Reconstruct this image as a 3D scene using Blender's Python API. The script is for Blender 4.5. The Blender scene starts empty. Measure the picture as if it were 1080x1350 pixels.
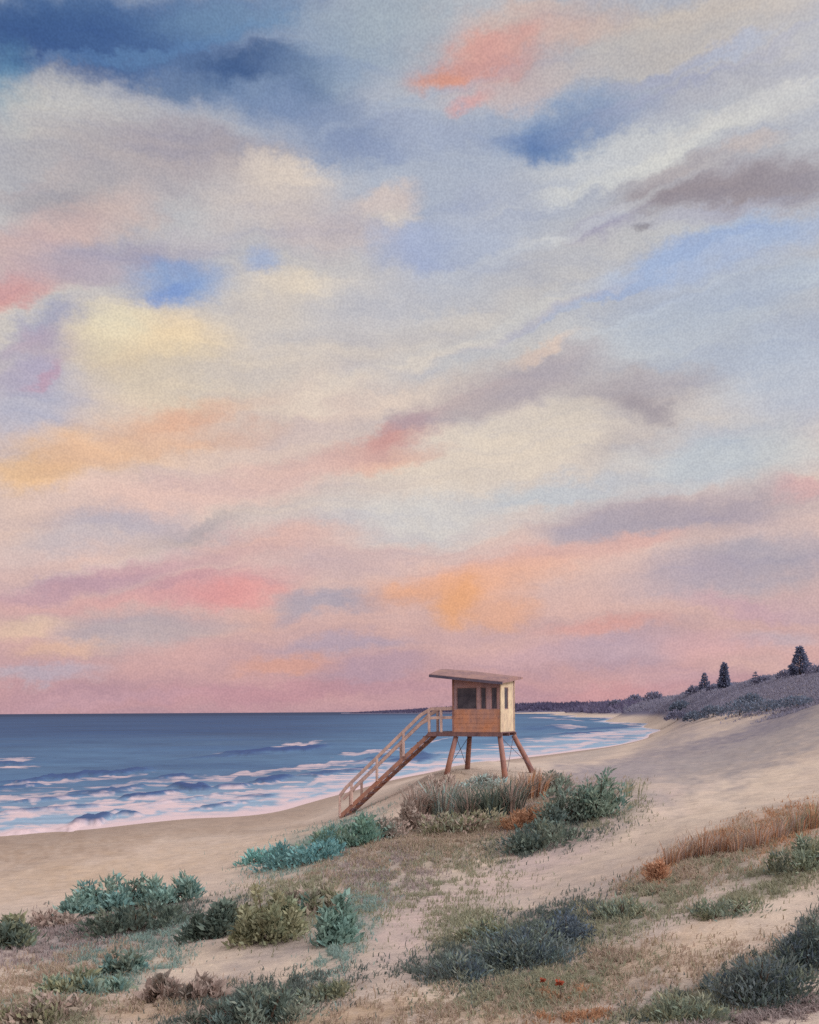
import bpy, math, random
import numpy as np
from mathutils import Matrix, Vector

random.seed(7)
RNG = np.random.default_rng(11)
scene = bpy.context.scene
COL = scene.collection
R = math.radians

# ------------------------------------------------------------------ basics
EYE = 6.5            # eye height above the sea (m)
F = 1200.0           # focal length in photo pixels (1080 x 1350)
HX, HY = 540.0, 938.0
ROLL = R(0.35)


def unroll(px, py):
    dx, dy = px - HX, HY - py
    c, s = math.cos(ROLL), math.sin(ROLL)
    return (dx * c + dy * s) / F, (-dx * s + dy * c) / F


def lin1(v):
    v = v / 255.0
    return v / 12.92 if v <= 0.04045 else ((v + 0.055) / 1.055) ** 2.4


def lin(c, k=1.0):
    return (lin1(c[0]) * k, lin1(c[1]) * k, lin1(c[2]) * k)


def rgba(c, k=1.0):
    return lin(c, k) + (1.0,)


# ------------------------------------------------------------------ numpy noise
def _hash(ix, iy, seed):
    h = (ix.astype(np.int64) * 374761393 + iy.astype(np.int64) * 668265263 + seed * 974634777) & 0x7FFFFFFF
    h = ((h ^ (h >> 13)) * 1274126177) & 0x7FFFFFFF
    return ((h ^ (h >> 16)) & 0xFFFF) / 65535.0


def vnoise(x, y, seed=0):
    x = np.asarray(x, float); y = np.asarray(y, float)
    ix, iy = np.floor(x), np.floor(y)
    fx, fy = x - ix, y - iy
    fx = fx * fx * (3 - 2 * fx); fy = fy * fy * (3 - 2 * fy)
    a = _hash(ix, iy, seed); b = _hash(ix + 1, iy, seed)
    c = _hash(ix, iy + 1, seed); d = _hash(ix + 1, iy + 1, seed)
    return (a + (b - a) * fx) * (1 - fy) + (c + (d - c) * fx) * fy


def fbm(x, y, seed=0, octv=4):
    s = 0; a = 0.5; t = 0
    for k in range(octv):
        s = s + a * vnoise(np.asarray(x) * 2 ** k, np.asarray(y) * 2 ** k, seed + 17 * k)
        t += a; a *= 0.5
    return s / t - 0.5


def sstep(a, b, x):
    t = np.clip((x - a) / (b - a), 0, 1)
    return t * t * (3 - 2 * t)


# ------------------------------------------------------------------ terrain
# survey points: bearing and sight line of each (as photo pixel) and its distance
CTRL = [
    # round the camera
    (540, 1350, 5.0), (0, 1350, 6.0), (1080, 1350, 4.6), (300, 1350, 5.5), (800, 1350, 4.7),
    (0, 1260, 12), (300, 1255, 10), (540, 1250, 8.5), (800, 1250, 7.5), (1080, 1250, 6.2),
    (0, 1205, 20), (250, 1185, 19), (540, 1180, 15), (800, 1180, 12), (1080, 1180, 9.2),
    (0, 1150, 31), (160, 1140, 31), (330, 1130, 29), (540, 1112, 25), (690, 1112, 23), (820, 1112, 20),
    (900, 1140, 14), (1000, 1115, 14), (1080, 1090, 14.5),
    # tower dune
    (450, 1080, 39.5), (490, 1065, 39), (540, 1045, 38), (590, 1022, 37.5), (640, 1021, 37.8), (700, 1019, 38.5),
    (760, 1030, 36), (840, 1040, 31), (400, 1092, 40), (600, 1060, 33),
    # back of the dune, beach
    (600, 1017, 70), (680, 1010, 78), (540, 1030, 70),
    (100, 1120, 38), (300, 1100, 44), (420, 1076, 52),
    # waterline
    (0, 1107, 46.2), (120, 1096, 49.5), (260, 1082, 54), (400, 1062, 63), (470, 1042, 75), (560, 1020, 95),
    (640, 1005, 116), (720, 994, 140), (800, 984, 170), (848, 974, 217), (868, 963, 300),
    (853, 954.5, 440), (820, 946.5, 800), (775, 941, 1500), (720, 938.6, 2600),
    # dunes and hill to the right
    (1080, 1050, 22), (960, 1050, 26), (900, 1005, 58), (1000, 1000, 48), (1080, 1000, 38),
    (800, 1000, 80), (900, 968, 125), (1000, 962, 100), (1080, 952, 82), (885, 957, 240),
    (925, 945, 185), (1000, 938, 150), (1080, 922, 130),
    (900, 918, 430), (950, 908, 340), (1000, 899, 285), (1080, 884, 235), (1180, 868, 220),
    (850, 926, 640), (820, 931, 900), (780, 932, 1400),
]
CTRL_Z = [   # (u, distance, z)
    (0, 2.0, 4.85), (-.5, 2.0, 4.7), (.5, 2, 4.95), (-.9, 6, 4.3), (.9, 6, 5.2),
    (-.8, 20, 2.4), (.8, 20, 5.2), (-.8, 46, .3), (-.8, 60, -.6), (.8, 80, 7), (.8, 230, 17), (.9, 500, 15),
    (.45, 420, 9), (.37, 560, 9), (.30, 900, 9), (.6, 1500, 8), (.6, 6000, 8), (.35, 3000, 12),
    (-.45, 60, -.6), (-.3, 66, -.6), (-.1, 85, -.6), (0, 115, -.7), (.1, 155, -.8), (.2, 200, -.6), (.25, 300, -.4),
    (-.45, 120, -3), (-.2, 140, -3), (0, 200, -3), (.15, 300, -2.4), (.2, 450, -1.5), (.15, 900, -2),
    (-.8, 400, -6), (-.3, 600, -6), (0, 600, -5), (.12, 1500, -3), (0, 1500, -5), (-.2, 3000, -6), (-.8, 6000, -6),
    (.02, 3000, -5),
]


class TPS:
    SU = 4.0

    def __init__(s, pts, reg):
        P = np.array(pts, float); n = len(P)
        s.X = np.c_[P[:, 0] * s.SU, P[:, 1]]
        K = s.k(s.X, s.X) + reg * np.eye(n)
        A = np.zeros((n + 3, n + 3)); A[:n, :n] = K
        A[:n, n] = 1; A[:n, n + 1:] = s.X; A[n, :n] = 1; A[n + 1:, :n] = s.X.T
        b = np.zeros(n + 3); b[:n] = P[:, 2]
        s.w = np.linalg.solve(A, b)

    def k(s, a, b):
        r2 = ((a[:, None, :] - b[None]) ** 2).sum(-1)
        return 0.5 * r2 * np.log(r2 + 1e-9)

    def __call__(s, u, L):
        q = np.c_[np.ravel(u) * s.SU, np.ravel(L)]
        out = np.empty(len(q)); n = len(s.X)
        for i in range(0, len(q), 40000):
            c = q[i:i + 40000]
            out[i:i + 40000] = s.k(c, s.X) @ s.w[:n] + s.w[n] + c @ s.w[n + 1:]
        return out.reshape(np.shape(u))


_pts = []
for px, py, d in CTRL:
    u, v = unroll(px, py)
    _pts.append((u, math.log(d), EYE + v * d))
for u, d, z in CTRL_Z:
    _pts.append((u, math.log(d), z))
for px, py in [(800, 949), (780, 946), (760, 943.5), (735, 942), (700, 941), (825, 953), (842, 960), (800, 965), (760, 975), (852, 966)]:   # open water of the bay
    u, v = unroll(px, py)
    _pts.append((u, math.log(-EYE / v), -.5))
_tps = TPS(_pts, 0.0004)


def cape(u, d):
    """low far headland closing the bay"""
    w = sstep(-.092, -.02, u) * sstep(2700, 3300, d) * (1 - sstep(6500, 8500, d))
    return w * (6 + 20 * sstep(-.05, .16, u) + 6 * (fbm(u * 60, u * 0 + 3, 5) ))


def terrain(u, d):
    u = np.asarray(u, float); d = np.asarray(d, float)
    L = np.log(np.clip(d, 1.5, 9000))
    z = _tps(np.clip(u, -1.0, 1.0), np.clip(L, math.log(2.0), math.log(6000)))
    x = u * d
    n = fbm(x * .25, d * .25, 3, 4) * .30 + fbm(x * 1.1, d * 1.1, 9, 3) * .10
    n = n * sstep(2, 7, d) * sstep(-.1, 1.6, z)
    n2 = fbm(x * .03, d * .03, 21, 4) * 3.2 * sstep(120, 300, d) * sstep(2, 8, z)
    z = np.clip(z, -7, 19)
    c = cape(u, d)
    return np.where(c > .3, np.maximum(z, c - 1.0), z) + n + n2


_LS = np.exp(np.linspace(math.log(2.5), math.log(7500), 700))


def at(px, py):
    """where the sight line through a photo pixel meets the ground: u, d"""
    u, v = unroll(px, py)
    zz = terrain(np.full_like(_LS, u), _LS)
    zr = EYE + v * _LS
    hit = np.nonzero(zr <= zz)[0]
    if len(hit) == 0:
        return u, 300.0
    i = hit[0]
    return u, float(_LS[i])


def at_sea(px, py):
    u, v = unroll(px, py)
    return u, min(EYE / max(-v, 1e-4), 20000.)


def gpos(u, d):
    return Vector((u * d, d, float(terrain(u, d))))


# ------------------------------------------------------------------ mesh helpers
def mesh_np(name, V, faces, mat=None, parent=None, attrs=None, smooth=False):
    """faces: list of int arrays, each (n, k)"""
    me = bpy.data.meshes.new(name)
    V = np.asarray(V, np.float32)
    loops = np.concatenate([f.ravel() for f in faces]).astype(np.int32)
    sizes = np.concatenate([np.full(len(f), f.shape[1]) for f in faces]).astype(np.int32)
    starts = np.r_[0, np.cumsum(sizes)[:-1]].astype(np.int32)
    me.vertices.add(len(V)); me.vertices.foreach_set('co', V.ravel())
    me.loops.add(len(loops)); me.loops.foreach_set('vertex_index', loops)
    me.polygons.add(len(sizes)); me.polygons.foreach_set('loop_start', starts)
    if smooth:
        me.polygons.foreach_set('use_smooth', np.ones(len(sizes), bool))
    me.update(calc_edges=True)
    for k, a in (attrs or {}).items():
        a = np.asarray(a, np.float32)
        if a.ndim == 1:
            me.attributes.new(k, 'FLOAT', 'POINT').data.foreach_set('value', a)
        else:
            if a.shape[1] == 3:
                a = np.c_[a, np.ones(len(a), np.float32)]
            me.attributes.new(k, 'FLOAT_COLOR', 'POINT').data.foreach_set('color', a.astype(np.float32).ravel())
    if mat: me.materials.append(mat)
    o = bpy.data.objects.new(name, me); COL.objects.link(o)
    if parent: o.parent = parent
    return o


def tag(o, label=None, cat=None, group=None, kind=None):
    if label: o['label'] = label
    if cat: o['category'] = cat
    if group: o['group'] = group
    if kind: o['kind'] = kind
    return o


def empty(name, loc):
    o = bpy.data.objects.new(name, None); o.empty_display_size = .3
    COL.objects.link(o); o.location = loc
    return o


class MB:
    """collects boxes, bars and plates for one mesh"""
    def __init__(s): s.v = []; s.f = []

    def hexa(s, p):
        n = len(s.v); s.v += [tuple(q) for q in p]
        for q in ((0, 3, 2, 1), (4, 5, 6, 7), (0, 1, 5, 4), (1, 2, 6, 5), (2, 3, 7, 6), (3, 0, 4, 7)):
            s.f.append(tuple(n + i for i in q))

    def box(s, a, b):
        (x0, y0, z0), (x1, y1, z1) = a, b
        s.hexa([(x0, y0, z0), (x1, y0, z0), (x1, y1, z0), (x0, y1, z0), (x0, y0, z1), (x1, y0, z1), (x1, y1, z1), (x0, y1, z1)])

    def bar(s, a, b, w, h, w2=None, h2=None):
        a = Vector(a); b = Vector(b); t = (b - a).normalized()
        up = Vector((0, 0, 1)) if abs(t.z) < .95 else Vector((0, 1, 0))
        sd = t.cross(up).normalized(); up = sd.cross(t).normalized()
        w2 = w2 or w; h2 = h2 or h
        P = []
        for c, ww, hh in ((a, w, h), (b, w2, h2)):
            P += [c - sd * ww / 2 - up * hh / 2, c + sd * ww / 2 - up * hh / 2, c + sd * ww / 2 + up * hh / 2, c - sd * ww / 2 + up * hh / 2]
        s.hexa(P)

    def tube(s, pts, rad, n=8):
        pts = [Vector(p) for p in pts]; k0 = len(s.v)
        for i, p in enumerate(pts):
            t = (pts[min(i + 1, len(pts) - 1)] - pts[max(i - 1, 0)]).normalized()
            a = t.cross(Vector((0.13, 1, .21))).normalized(); b = t.cross(a).normalized()
            r = rad[i] if isinstance(rad, (list, tuple)) else rad
            for j in range(n):
                an = 2 * math.pi * j / n
                s.v.append(tuple(p + a * r * math.cos(an) + b * r * math.sin(an)))
        for i in range(len(pts) - 1):
            for j in range(n):
                s.f.append((k0 + i * n + j, k0 + i * n + (j + 1) % n, k0 + (i + 1) * n + (j + 1) % n, k0 + (i + 1) * n + j))
        s.f.append(tuple(k0 + j for j in range(n))[::-1])
        s.f.append(tuple(k0 + (len(pts) - 1) * n + j for j in range(n)))

    def build(s, name, mat, parent=None, bevel=0, smooth=False):
        me = bpy.data.meshes.new(name); me.from_pydata(s.v, [], s.f); me.update()
        me.materials.append(mat)
        if smooth:
            me.polygons.foreach_set('use_smooth', [True] * len(me.polygons))
        o = bpy.data.objects.new(name, me); COL.objects.link(o)
        if parent: o.parent = parent
        if bevel:
            m = o.modifiers.new('bevel', 'BEVEL'); m.width = bevel; m.segments = 2; m.limit_method = 'ANGLE'
        return o


# ------------------------------------------------------------------ materials
def newmat(name):
    m = bpy.data.materials.new(name); m.use_nodes = True
    nt = m.node_tree
    for n in list(nt.nodes): nt.nodes.remove(n)
    return m, nt, nt.nodes, nt.links


def node(nt, typ, **kw):
    n = nt.nodes.new(typ)
    for k, v in kw.items():
        if k == 'ins':
            for i, val in v.items(): n.inputs[i].default_value = val
        else:
            setattr(n, k, v)
    return n


def mixrgb(nt, fac, a, b, blend='MIX'):
    n = nt.nodes.new('ShaderNodeMix'); n.data_type = 'RGBA'; n.blend_type = blend
    for sock, val in ((n.inputs[0], fac), (n.inputs[6], a), (n.inputs[7], b)):
        if isinstance(val, bpy.types.NodeSocket): nt.links.new(val, sock)
        else: sock.default_value = val
    return n.outputs[2]


def ramp(nt, src, stops):
    n = nt.nodes.new('ShaderNodeValToRGB')
    e = n.color_ramp.elements
    e[0].position, e[0].color = stops[0]
    e[1].position, e[1].color = stops[-1]
    for p, c in stops[1:-1]:
        x = e.new(p); x.color = c
    nt.links.new(src, n.inputs[0])
    return n.outputs[0]


def wood_mat(name, base, dark, warm, rough=.8, plank=None, k=1.0):
    m, nt, N, Lk = newmat(name)
    out = node(nt, 'ShaderNodeOutputMaterial'); b = node(nt, 'ShaderNodeBsdfPrincipled')
    b.inputs['Roughness'].default_value = rough
    b.inputs['Specular IOR Level'].default_value = .25
    tc = node(nt, 'ShaderNodeTexCoord')
    mp = node(nt, 'ShaderNodeMapping'); mp.inputs['Scale'].default_value = (5, 5, 1.1)
    Lk.new(tc.outputs['Object'], mp.inputs[0])
    n1 = node(nt, 'ShaderNodeTexNoise', ins={'Scale': 1.6, 'Detail': 6, 'Roughness': .65})
    Lk.new(mp.outputs[0], n1.inputs['Vector'])
    n2 = node(nt, 'ShaderNodeTexNoise', ins={'Scale': 1.1, 'Detail': 4, 'Roughness': .6})
    Lk.new(tc.outputs['Object'], n2.inputs['Vector'])
    c = ramp(nt, n1.outputs[0], [(.3, rgba(dark, k)), (.55, rgba(base, k)), (.75, rgba(base, k))])
    f = ramp(nt, n2.outputs[0], [(.42, (0, 0, 0, 1)), (.66, (1, 1, 1, 1))])
    c = mixrgb(nt, f, c, rgba(warm, k))
    n3 = node(nt, 'ShaderNodeTexNoise', ins={'Scale': 2.6, 'Detail': 8, 'Roughness': .75}); Lk.new(tc.outputs['Object'], n3.inputs['Vector'])   # weathering
    c = mixrgb(nt, 1.0, c, ramp(nt, n3.outputs[0], [(.34, (.70, .70, .76, 1)), (.5, (1, 1, 1, 1)), (.68, (1.16, 1.13, 1.1, 1))]), 'MULTIPLY')
    Lk.new(c, b.inputs['Base Color'])
    bp = node(nt, 'ShaderNodeBump', ins={'Strength': .5, 'Distance': .02})
    Lk.new(n1.outputs[0], bp.inputs['Height']); Lk.new(bp.outputs[0], b.inputs['Normal'])
    Lk.new(b.outputs[0], out.inputs[0])
    return m


def foliage_mat(name, rough=.75, transl=.34, mottle=.17):
    m, nt, N, Lk = newmat(name)
    out = node(nt, 'ShaderNodeOutputMaterial'); b = node(nt, 'ShaderNodeBsdfPrincipled')
    at_ = node(nt, 'ShaderNodeAttribute', attribute_name='tint')
    b.inputs['Roughness'].default_value = rough
    b.inputs['Specular IOR Level'].default_value = .2
    tc = node(nt, 'ShaderNodeNewGeometry')
    n1 = node(nt, 'ShaderNodeTexNoise', ins={'Scale': 9.0, 'Detail': 3})
    Lk.new(tc.outputs['Position'], n1.inputs['Vector'])
    f = ramp(nt, n1.outputs[0], [(.3, (1 - mottle, 1 - mottle, 1 - mottle, 1)), (.7, (1 + mottle, 1 + mottle, 1 + mottle, 1))])
    c = mixrgb(nt, 1.0, at_.outputs['Color'], f, 'MULTIPLY')
    Lk.new(c, b.inputs['Base Color'])
    t = node(nt, 'ShaderNodeBsdfTranslucent'); Lk.new(c, t.inputs[0])
    mx = node(nt, 'ShaderNodeMixShader', ins={0: transl})
    Lk.new(b.outputs[0], mx.inputs[1]); Lk.new(t.outputs[0], mx.inputs[2])
    Lk.new(mx.outputs[0], out.inputs[0])
    return m


FOL = foliage_mat('foliage_leaves')
FOL_SOFT = foliage_mat('soft_herbs', transl=.5, mottle=.03)
STEM = wood_mat('plant_stem', (95, 78, 68), (60, 52, 50), (110, 86, 70), k=.8)

# ------------------------------------------------------------------ ground patches (soil, litter, damp sand, painted slope shading), surveyed on the ground
GROUND_K = np.array([.77, .82, .83])
SAND = (207, 180, 163)
P_COL = {
    'olive': (150, 140, 122), 'dark': (84, 86, 86), 'teal': (140, 149, 141), 'rust': (174, 128, 98), 'brown': (174, 148, 128),
    'pink': (206, 176, 168), 'mauve': (152, 136, 139), 'cream': (222, 194, 172), 'tan': (192, 158, 128), 'wet': (168, 138, 118),
    'heath': (112, 104, 122), 'red': (190, 84, 50), 'grey': (164, 148, 145), 'navy': (74, 84, 104)}  # heath: purple of distant haze put into the colour
PATCHES = [  # px, py, rx, ry, tilt, kind, strength
    (30, 1125, 210, 26, 4, 'wet', .75), (300, 1092, 160, 12, 8, 'wet', .45), (60, 1165, 160, 22, 3, 'tan', .4),
    (250, 1135, 200, 26, 5, 'tan', .35),
    (560, 1240, 420, 70, 4, 'grey', .45), (250, 1230, 300, 50, 4, 'grey', .4), (880, 1160, 220, 50, 14, 'grey', .45), (700, 1320, 400, 40, 4, 'brown', .2),
    (820, 1075, 150, 30, 8, 'pink', .65), (960, 1060, 150, 26, 8, 'cream', .55), (1000, 1028, 120, 14, 8, 'cream', .5),
    (900, 1000, 190, 26, 14, 'mauve', .9), (1030, 980, 170, 30, 10, 'grey', .95), (800, 1018, 110, 18, 16, 'mauve', .85), (960, 990, 200, 30, 12, 'grey', .6),  # shading of the right dune slope painted into the sand as mauve and grey
    (760, 1000, 70, 8, 12, 'grey', .5), (1000, 962, 110, 12, 8, 'heath', .6), (880, 975, 60, 12, 14, 'mauve', .6),
    (560, 1110, 150, 40, 10, 'brown', .8), (640, 1085, 120, 40, 10, 'brown', .85), (700, 1062, 90, 30, 5, 'mauve', .5),
    (690, 1080, 40, 12, 0, 'rust', .85), (640, 1034, 90, 14, 0, 'brown', .8), (560, 1160, 130, 60, 10, 'olive', .4), (500, 1150, 80, 50, 0, 'mauve', .4),
    (720, 1105, 90, 24, 5, 'dark', .8), (790, 1065, 60, 34, 0, 'olive', .6),
    (560, 1205, 70, 34, 25, 'pink', .8), (690, 1150, 120, 26, 15, 'pink', .7), (640, 1135, 20, 9, 0, 'cream', .9),
    (850, 1190, 150, 34, 14, 'olive', .7), (940, 1130, 130, 32, 12, 'brown', .85), (960, 1108, 110, 20, 14, 'rust', .4),
    (1050, 1085, 60, 26, 10, 'rust', .5), (868, 1152, 20, 16, 0, 'rust', .7), (1050, 1130, 70, 30, 10, 'olive', .6),
    (1000, 1180, 100, 14, 18, 'olive', .6),
    (690, 1240, 120, 44, 12, 'dark', .9), (720, 1232, 70, 22, 12, 'navy', .8), (610, 1272, 70, 24, 5, 'dark', .75),
    (620, 1225, 60, 30, 0, 'olive', .7), (880, 1265, 130, 34, 15, 'tan', .6), (800, 1268, 60, 24, 10, 'brown', .6),
    (970, 1230, 130, 26, 18, 'cream', .5), (1000, 1285, 150, 32, 22, 'dark', .85), (1070, 1235, 50, 34, 30, 'dark', .85),
    (930, 1320, 130, 24, 12, 'olive', .8), (1020, 1340, 110, 14, 8, 'mauve', .8),
    (720, 1300, 130, 28, 5, 'olive', .8), (736, 1310, 40, 12, 0, 'rust', .5), (840, 1315, 60, 30, 10, 'grey', .5),
    (560, 1320, 50, 22, 20, 'cream', .8), (660, 1335, 90, 20, 10, 'tan', .7), (450, 1340, 140, 18, 4, 'tan', .9),
    (760, 1340, 50, 10, 0, 'rust', .6), (620, 1320, 60, 10, -30, 'cream', .8),
    (400, 1190, 80, 46, 0, 'olive', .75), (460, 1215, 46, 52, 40, 'teal', .7), (340, 1320, 120, 30, 6, 'dark', .85),
    (240, 1275, 90, 24, 5, 'cream', .9), (400, 1275, 80, 24, 5, 'cream', .7), (30, 1280, 36, 26, 10, 'cream', .85),
    (230, 1320, 80, 20, 5, 'brown', .6), (90, 1290, 110, 44, 10, 'brown', .6), (150, 1285, 90, 20, 25, 'teal', .75),
    (70, 1240, 110, 30, 5, 'mauve', .7), (180, 1245, 110, 24, 10, 'teal', .45), (200, 1215, 140, 24, 0, 'dark', .6),
    (60, 1335, 80, 22, 0, 'olive', .6), (170, 1335, 80, 16, 0, 'tan', .6),
    (420, 1115, 90, 26, 8, 'teal', .7), (470, 1165, 70, 20, 0, 'cream', .3),
]


def survey(px, py, rx, ry):
    """ellipse on the ground: centre (u, L), half axes in u and in L"""
    u, d = at(px, py)
    _, d1 = at(px, min(py + ry, 1400)); _, d0 = at(px, py - ry)
    return u, math.log(d), rx / F, max(.5 * (math.log(max(d0, d * 1.001)) - math.log(d1)), .01)


def patch_field(u, L, px, py, rx, ry, tilt, seed, soft=(1.35, .35), warp=.55):
    cu, cl, au, al = survey(px, py, rx, ry)
    al = min(al, .8)
    full = np.zeros(u.shape)
    m_ = (np.abs(u - cu) < au * 2.6) & (np.abs(L - cl) < al * 5)
    u, L = u[m_], L[m_]
    a = (u - cu) / au; b = (L - cl) / al
    t = math.tan(R(tilt)) * rx / ry       # rise along the ellipse
    b = b - a * max(min(t, 1.2), -1.2)
    a = a + warp * fbm(u * 55 + seed, L * 14, seed, 3) * 2
    b = b + warp * fbm(u * 55, L * 14 + seed, seed + 5, 3) * 2
    r = np.sqrt(a * a + b * b)
    f = sstep(soft[0], soft[1], r) * np.clip(.8 + 1.0 * fbm(u * 160, L * 40, seed + 200, 3), 0, 1.1)
    full[m_] = f
    return full


# ------------------------------------------------------------------ ground sheet
def polar_axes(lo, hi, n, dense, ndense, umax):
    uu = np.r_[np.linspace(-umax, -dense, 60)[:-1], np.linspace(-dense, dense, ndense), np.linspace(dense, umax, 60)[1:]]
    LL = np.linspace(math.log(lo), math.log(hi), n)
    return uu, LL


def grid_faces(nr, nc):
    i = np.arange(nr - 1)[:, None] * nc + np.arange(nc - 1)[None]
    return np.stack([i, i + 1, i + 1 + nc, i + nc], -1).reshape(-1, 4)


uu, LL = polar_axes(2.2, 7500, 520, .52, 520, 3.2)
U, Lg = np.meshgrid(uu, LL)
D = np.exp(Lg)
Z = terrain(U, D)
# beyond the view to either side distance is measured radially, so that the fan closes round the camera
rad = np.sqrt(1 + np.clip(np.abs(U) - .8, 0, None) ** 2)
X, Y = U * D / rad, D / rad
colr = np.zeros(U.shape + (3,)) + np.array(lin(SAND))
# slow tint changes of dry sand
w = fbm(X * .12, Y * .12, 31, 4)[..., None]
colr = colr * (1 + .22 * w) + np.array([.02, -.005, -.01]) * fbm(X * .3 / (1 + D * .02), Y * .3 / (1 + D * .02), 41, 3)[..., None]
for i, (px, py, rx, ry, tl, kd, st) in enumerate(PATCHES):
    f = patch_field(U, Lg, px, py, rx, ry, tl, 100 + i) * st
    f = np.clip(f, 0, 1)[..., None]
    colr = colr * (1 - f) + np.array(lin(P_COL[kd])) * f
# soil of the far hill and cape, purple of haze put into its colour
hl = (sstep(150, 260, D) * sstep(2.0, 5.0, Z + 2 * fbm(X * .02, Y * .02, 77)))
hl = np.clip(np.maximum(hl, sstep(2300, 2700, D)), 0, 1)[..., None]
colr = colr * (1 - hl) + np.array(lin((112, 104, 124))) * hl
# damp band at the waterline
dp = (sstep(.75, .05, Z + .25 * fbm(X * .06, Y * .06, 88, 3)) * sstep(400, 100, D))[..., None] * .7
colr = colr * (1 - dp) + np.array(lin((150, 124, 110))) * dp
V = np.stack([X, Y, Z], -1).reshape(-1, 3)
# apron behind the camera, part of the same sheet
base = len(V)

gm, nt, N, Lk = newmat('dune_sand')
out = node(nt, 'ShaderNodeOutputMaterial'); b = node(nt, 'ShaderNodeBsdfPrincipled')
b.inputs['Roughness'].default_value = .92; b.inputs['Specular IOR Level'].default_value = .12
at_ = node(nt, 'ShaderNodeAttribute', attribute_name='soil')
geo = node(nt, 'ShaderNodeNewGeometry')
na = node(nt, 'ShaderNodeTexNoise', ins={'Scale': 2.3, 'Detail': 9, 'Roughness': .72})
nb = node(nt, 'ShaderNodeTexNoise', ins={'Scale': 34.0, 'Detail': 4, 'Roughness': .7})
nc_ = node(nt, 'ShaderNodeTexNoise', ins={'Scale': .7, 'Detail': 8, 'Roughness': .7})
for q in (na, nb, nc_): Lk.new(geo.outputs['Position'], q.inputs['Vector'])
c = mixrgb(nt, 1.0, at_.outputs['Color'], ramp(nt, na.outputs[0], [(.28, (.74, .74, .76, 1)), (.5, (1, 1, 1, 1)), (.72, (1.14, 1.12, 1.1, 1))]), 'MULTIPLY')
c = mixrgb(nt, 1.0, c, ramp(nt, nb.outputs[0], [(.3, (.78, .78, .8, 1)), (.7, (1.16, 1.16, 1.15, 1))]), 'MULTIPLY')
c = mixrgb(nt, 1.0, c, ramp(nt, nc_.outputs[0], [(.3, (.9, .9, .93, 1)), (.7, (1.08, 1.05, 1.03, 1))]), 'MULTIPLY')
Lk.new(c, b.inputs['Base Color'])
bp = node(nt, 'ShaderNodeBump', ins={'Strength': .55, 'Distance': .05}); Lk.new(na.outputs[0], bp.inputs['Height'])
bp2 = node(nt, 'ShaderNodeBump', ins={'Strength': .4, 'Distance': .008}); Lk.new(nb.outputs[0], bp2.inputs['Height'])
Lk.new(bp.outputs[0], bp2.inputs['Normal']); Lk.new(bp2.outputs[0], b.inputs['Normal'])
Lk.new(b.outputs[0], out.inputs[0])
# rear part: from the sides of the fan round behind the camera
nb_ = 40
ang0 = math.atan2(3.2, 1)
angs = np.linspace(ang0, 2 * math.pi - ang0, nb_)[1:-1]
rr = np.exp(np.linspace(math.log(2.2), math.log(900), 60))
zl = terrain(np.full_like(rr, -1.), rr); zr = terrain(np.full_like(rr, 1.), rr)
ground = mesh_np('ground', V, [grid_faces(*U.shape)], gm, attrs={'soil': colr.reshape(-1, 3) * GROUND_K}, smooth=True)
tag(ground, 'pale pink sand dunes and beach running down to the sea', 'ground', kind='structure')
# disc under and behind the camera
A = np.r_[ang0 - .05, angs, 2 * math.pi - ang0 + .05]
VA = [(0, .0, 4.82)]
for i, r_ in enumerate(rr):
    for a in A:
        t = (a - A[0]) / (A[-1] - A[0])
        VA.append((math.sin(a) * r_, math.cos(a) * r_, zr[i] * (1 - t) + zl[i] * t - .03))
VA = np.array(VA)
fa = grid_faces(len(rr), len(A)) + 1
back = mesh_np('dune_behind', VA, [fa[:, ::-1]], gm, attrs={'soil': np.tile(np.array(lin(SAND)) * GROUND_K, (len(VA), 1))}, smooth=True)
tag(back, 'sand dune rising behind the viewpoint', 'ground', kind='structure')
# little round of sand under the camera
th = np.linspace(0, 2 * math.pi, 49)[:-1]
r0 = 2.6
vc = [(0, 0, 4.80)] + [(math.sin(a) * r0, math.cos(a) * r0, 4.72) for a in th]
fc = np.array([(0, 1 + (i + 1) % 48, 1 + i) for i in range(48)])
foot = mesh_np('dune_top', np.array(vc), [fc], gm, attrs={'soil': np.tile(np.array(lin(SAND)) * GROUND_K, (len(vc), 1))}, smooth=True)
tag(foot, 'flat sandy dune top under the viewpoint', 'ground', kind='structure')

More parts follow.
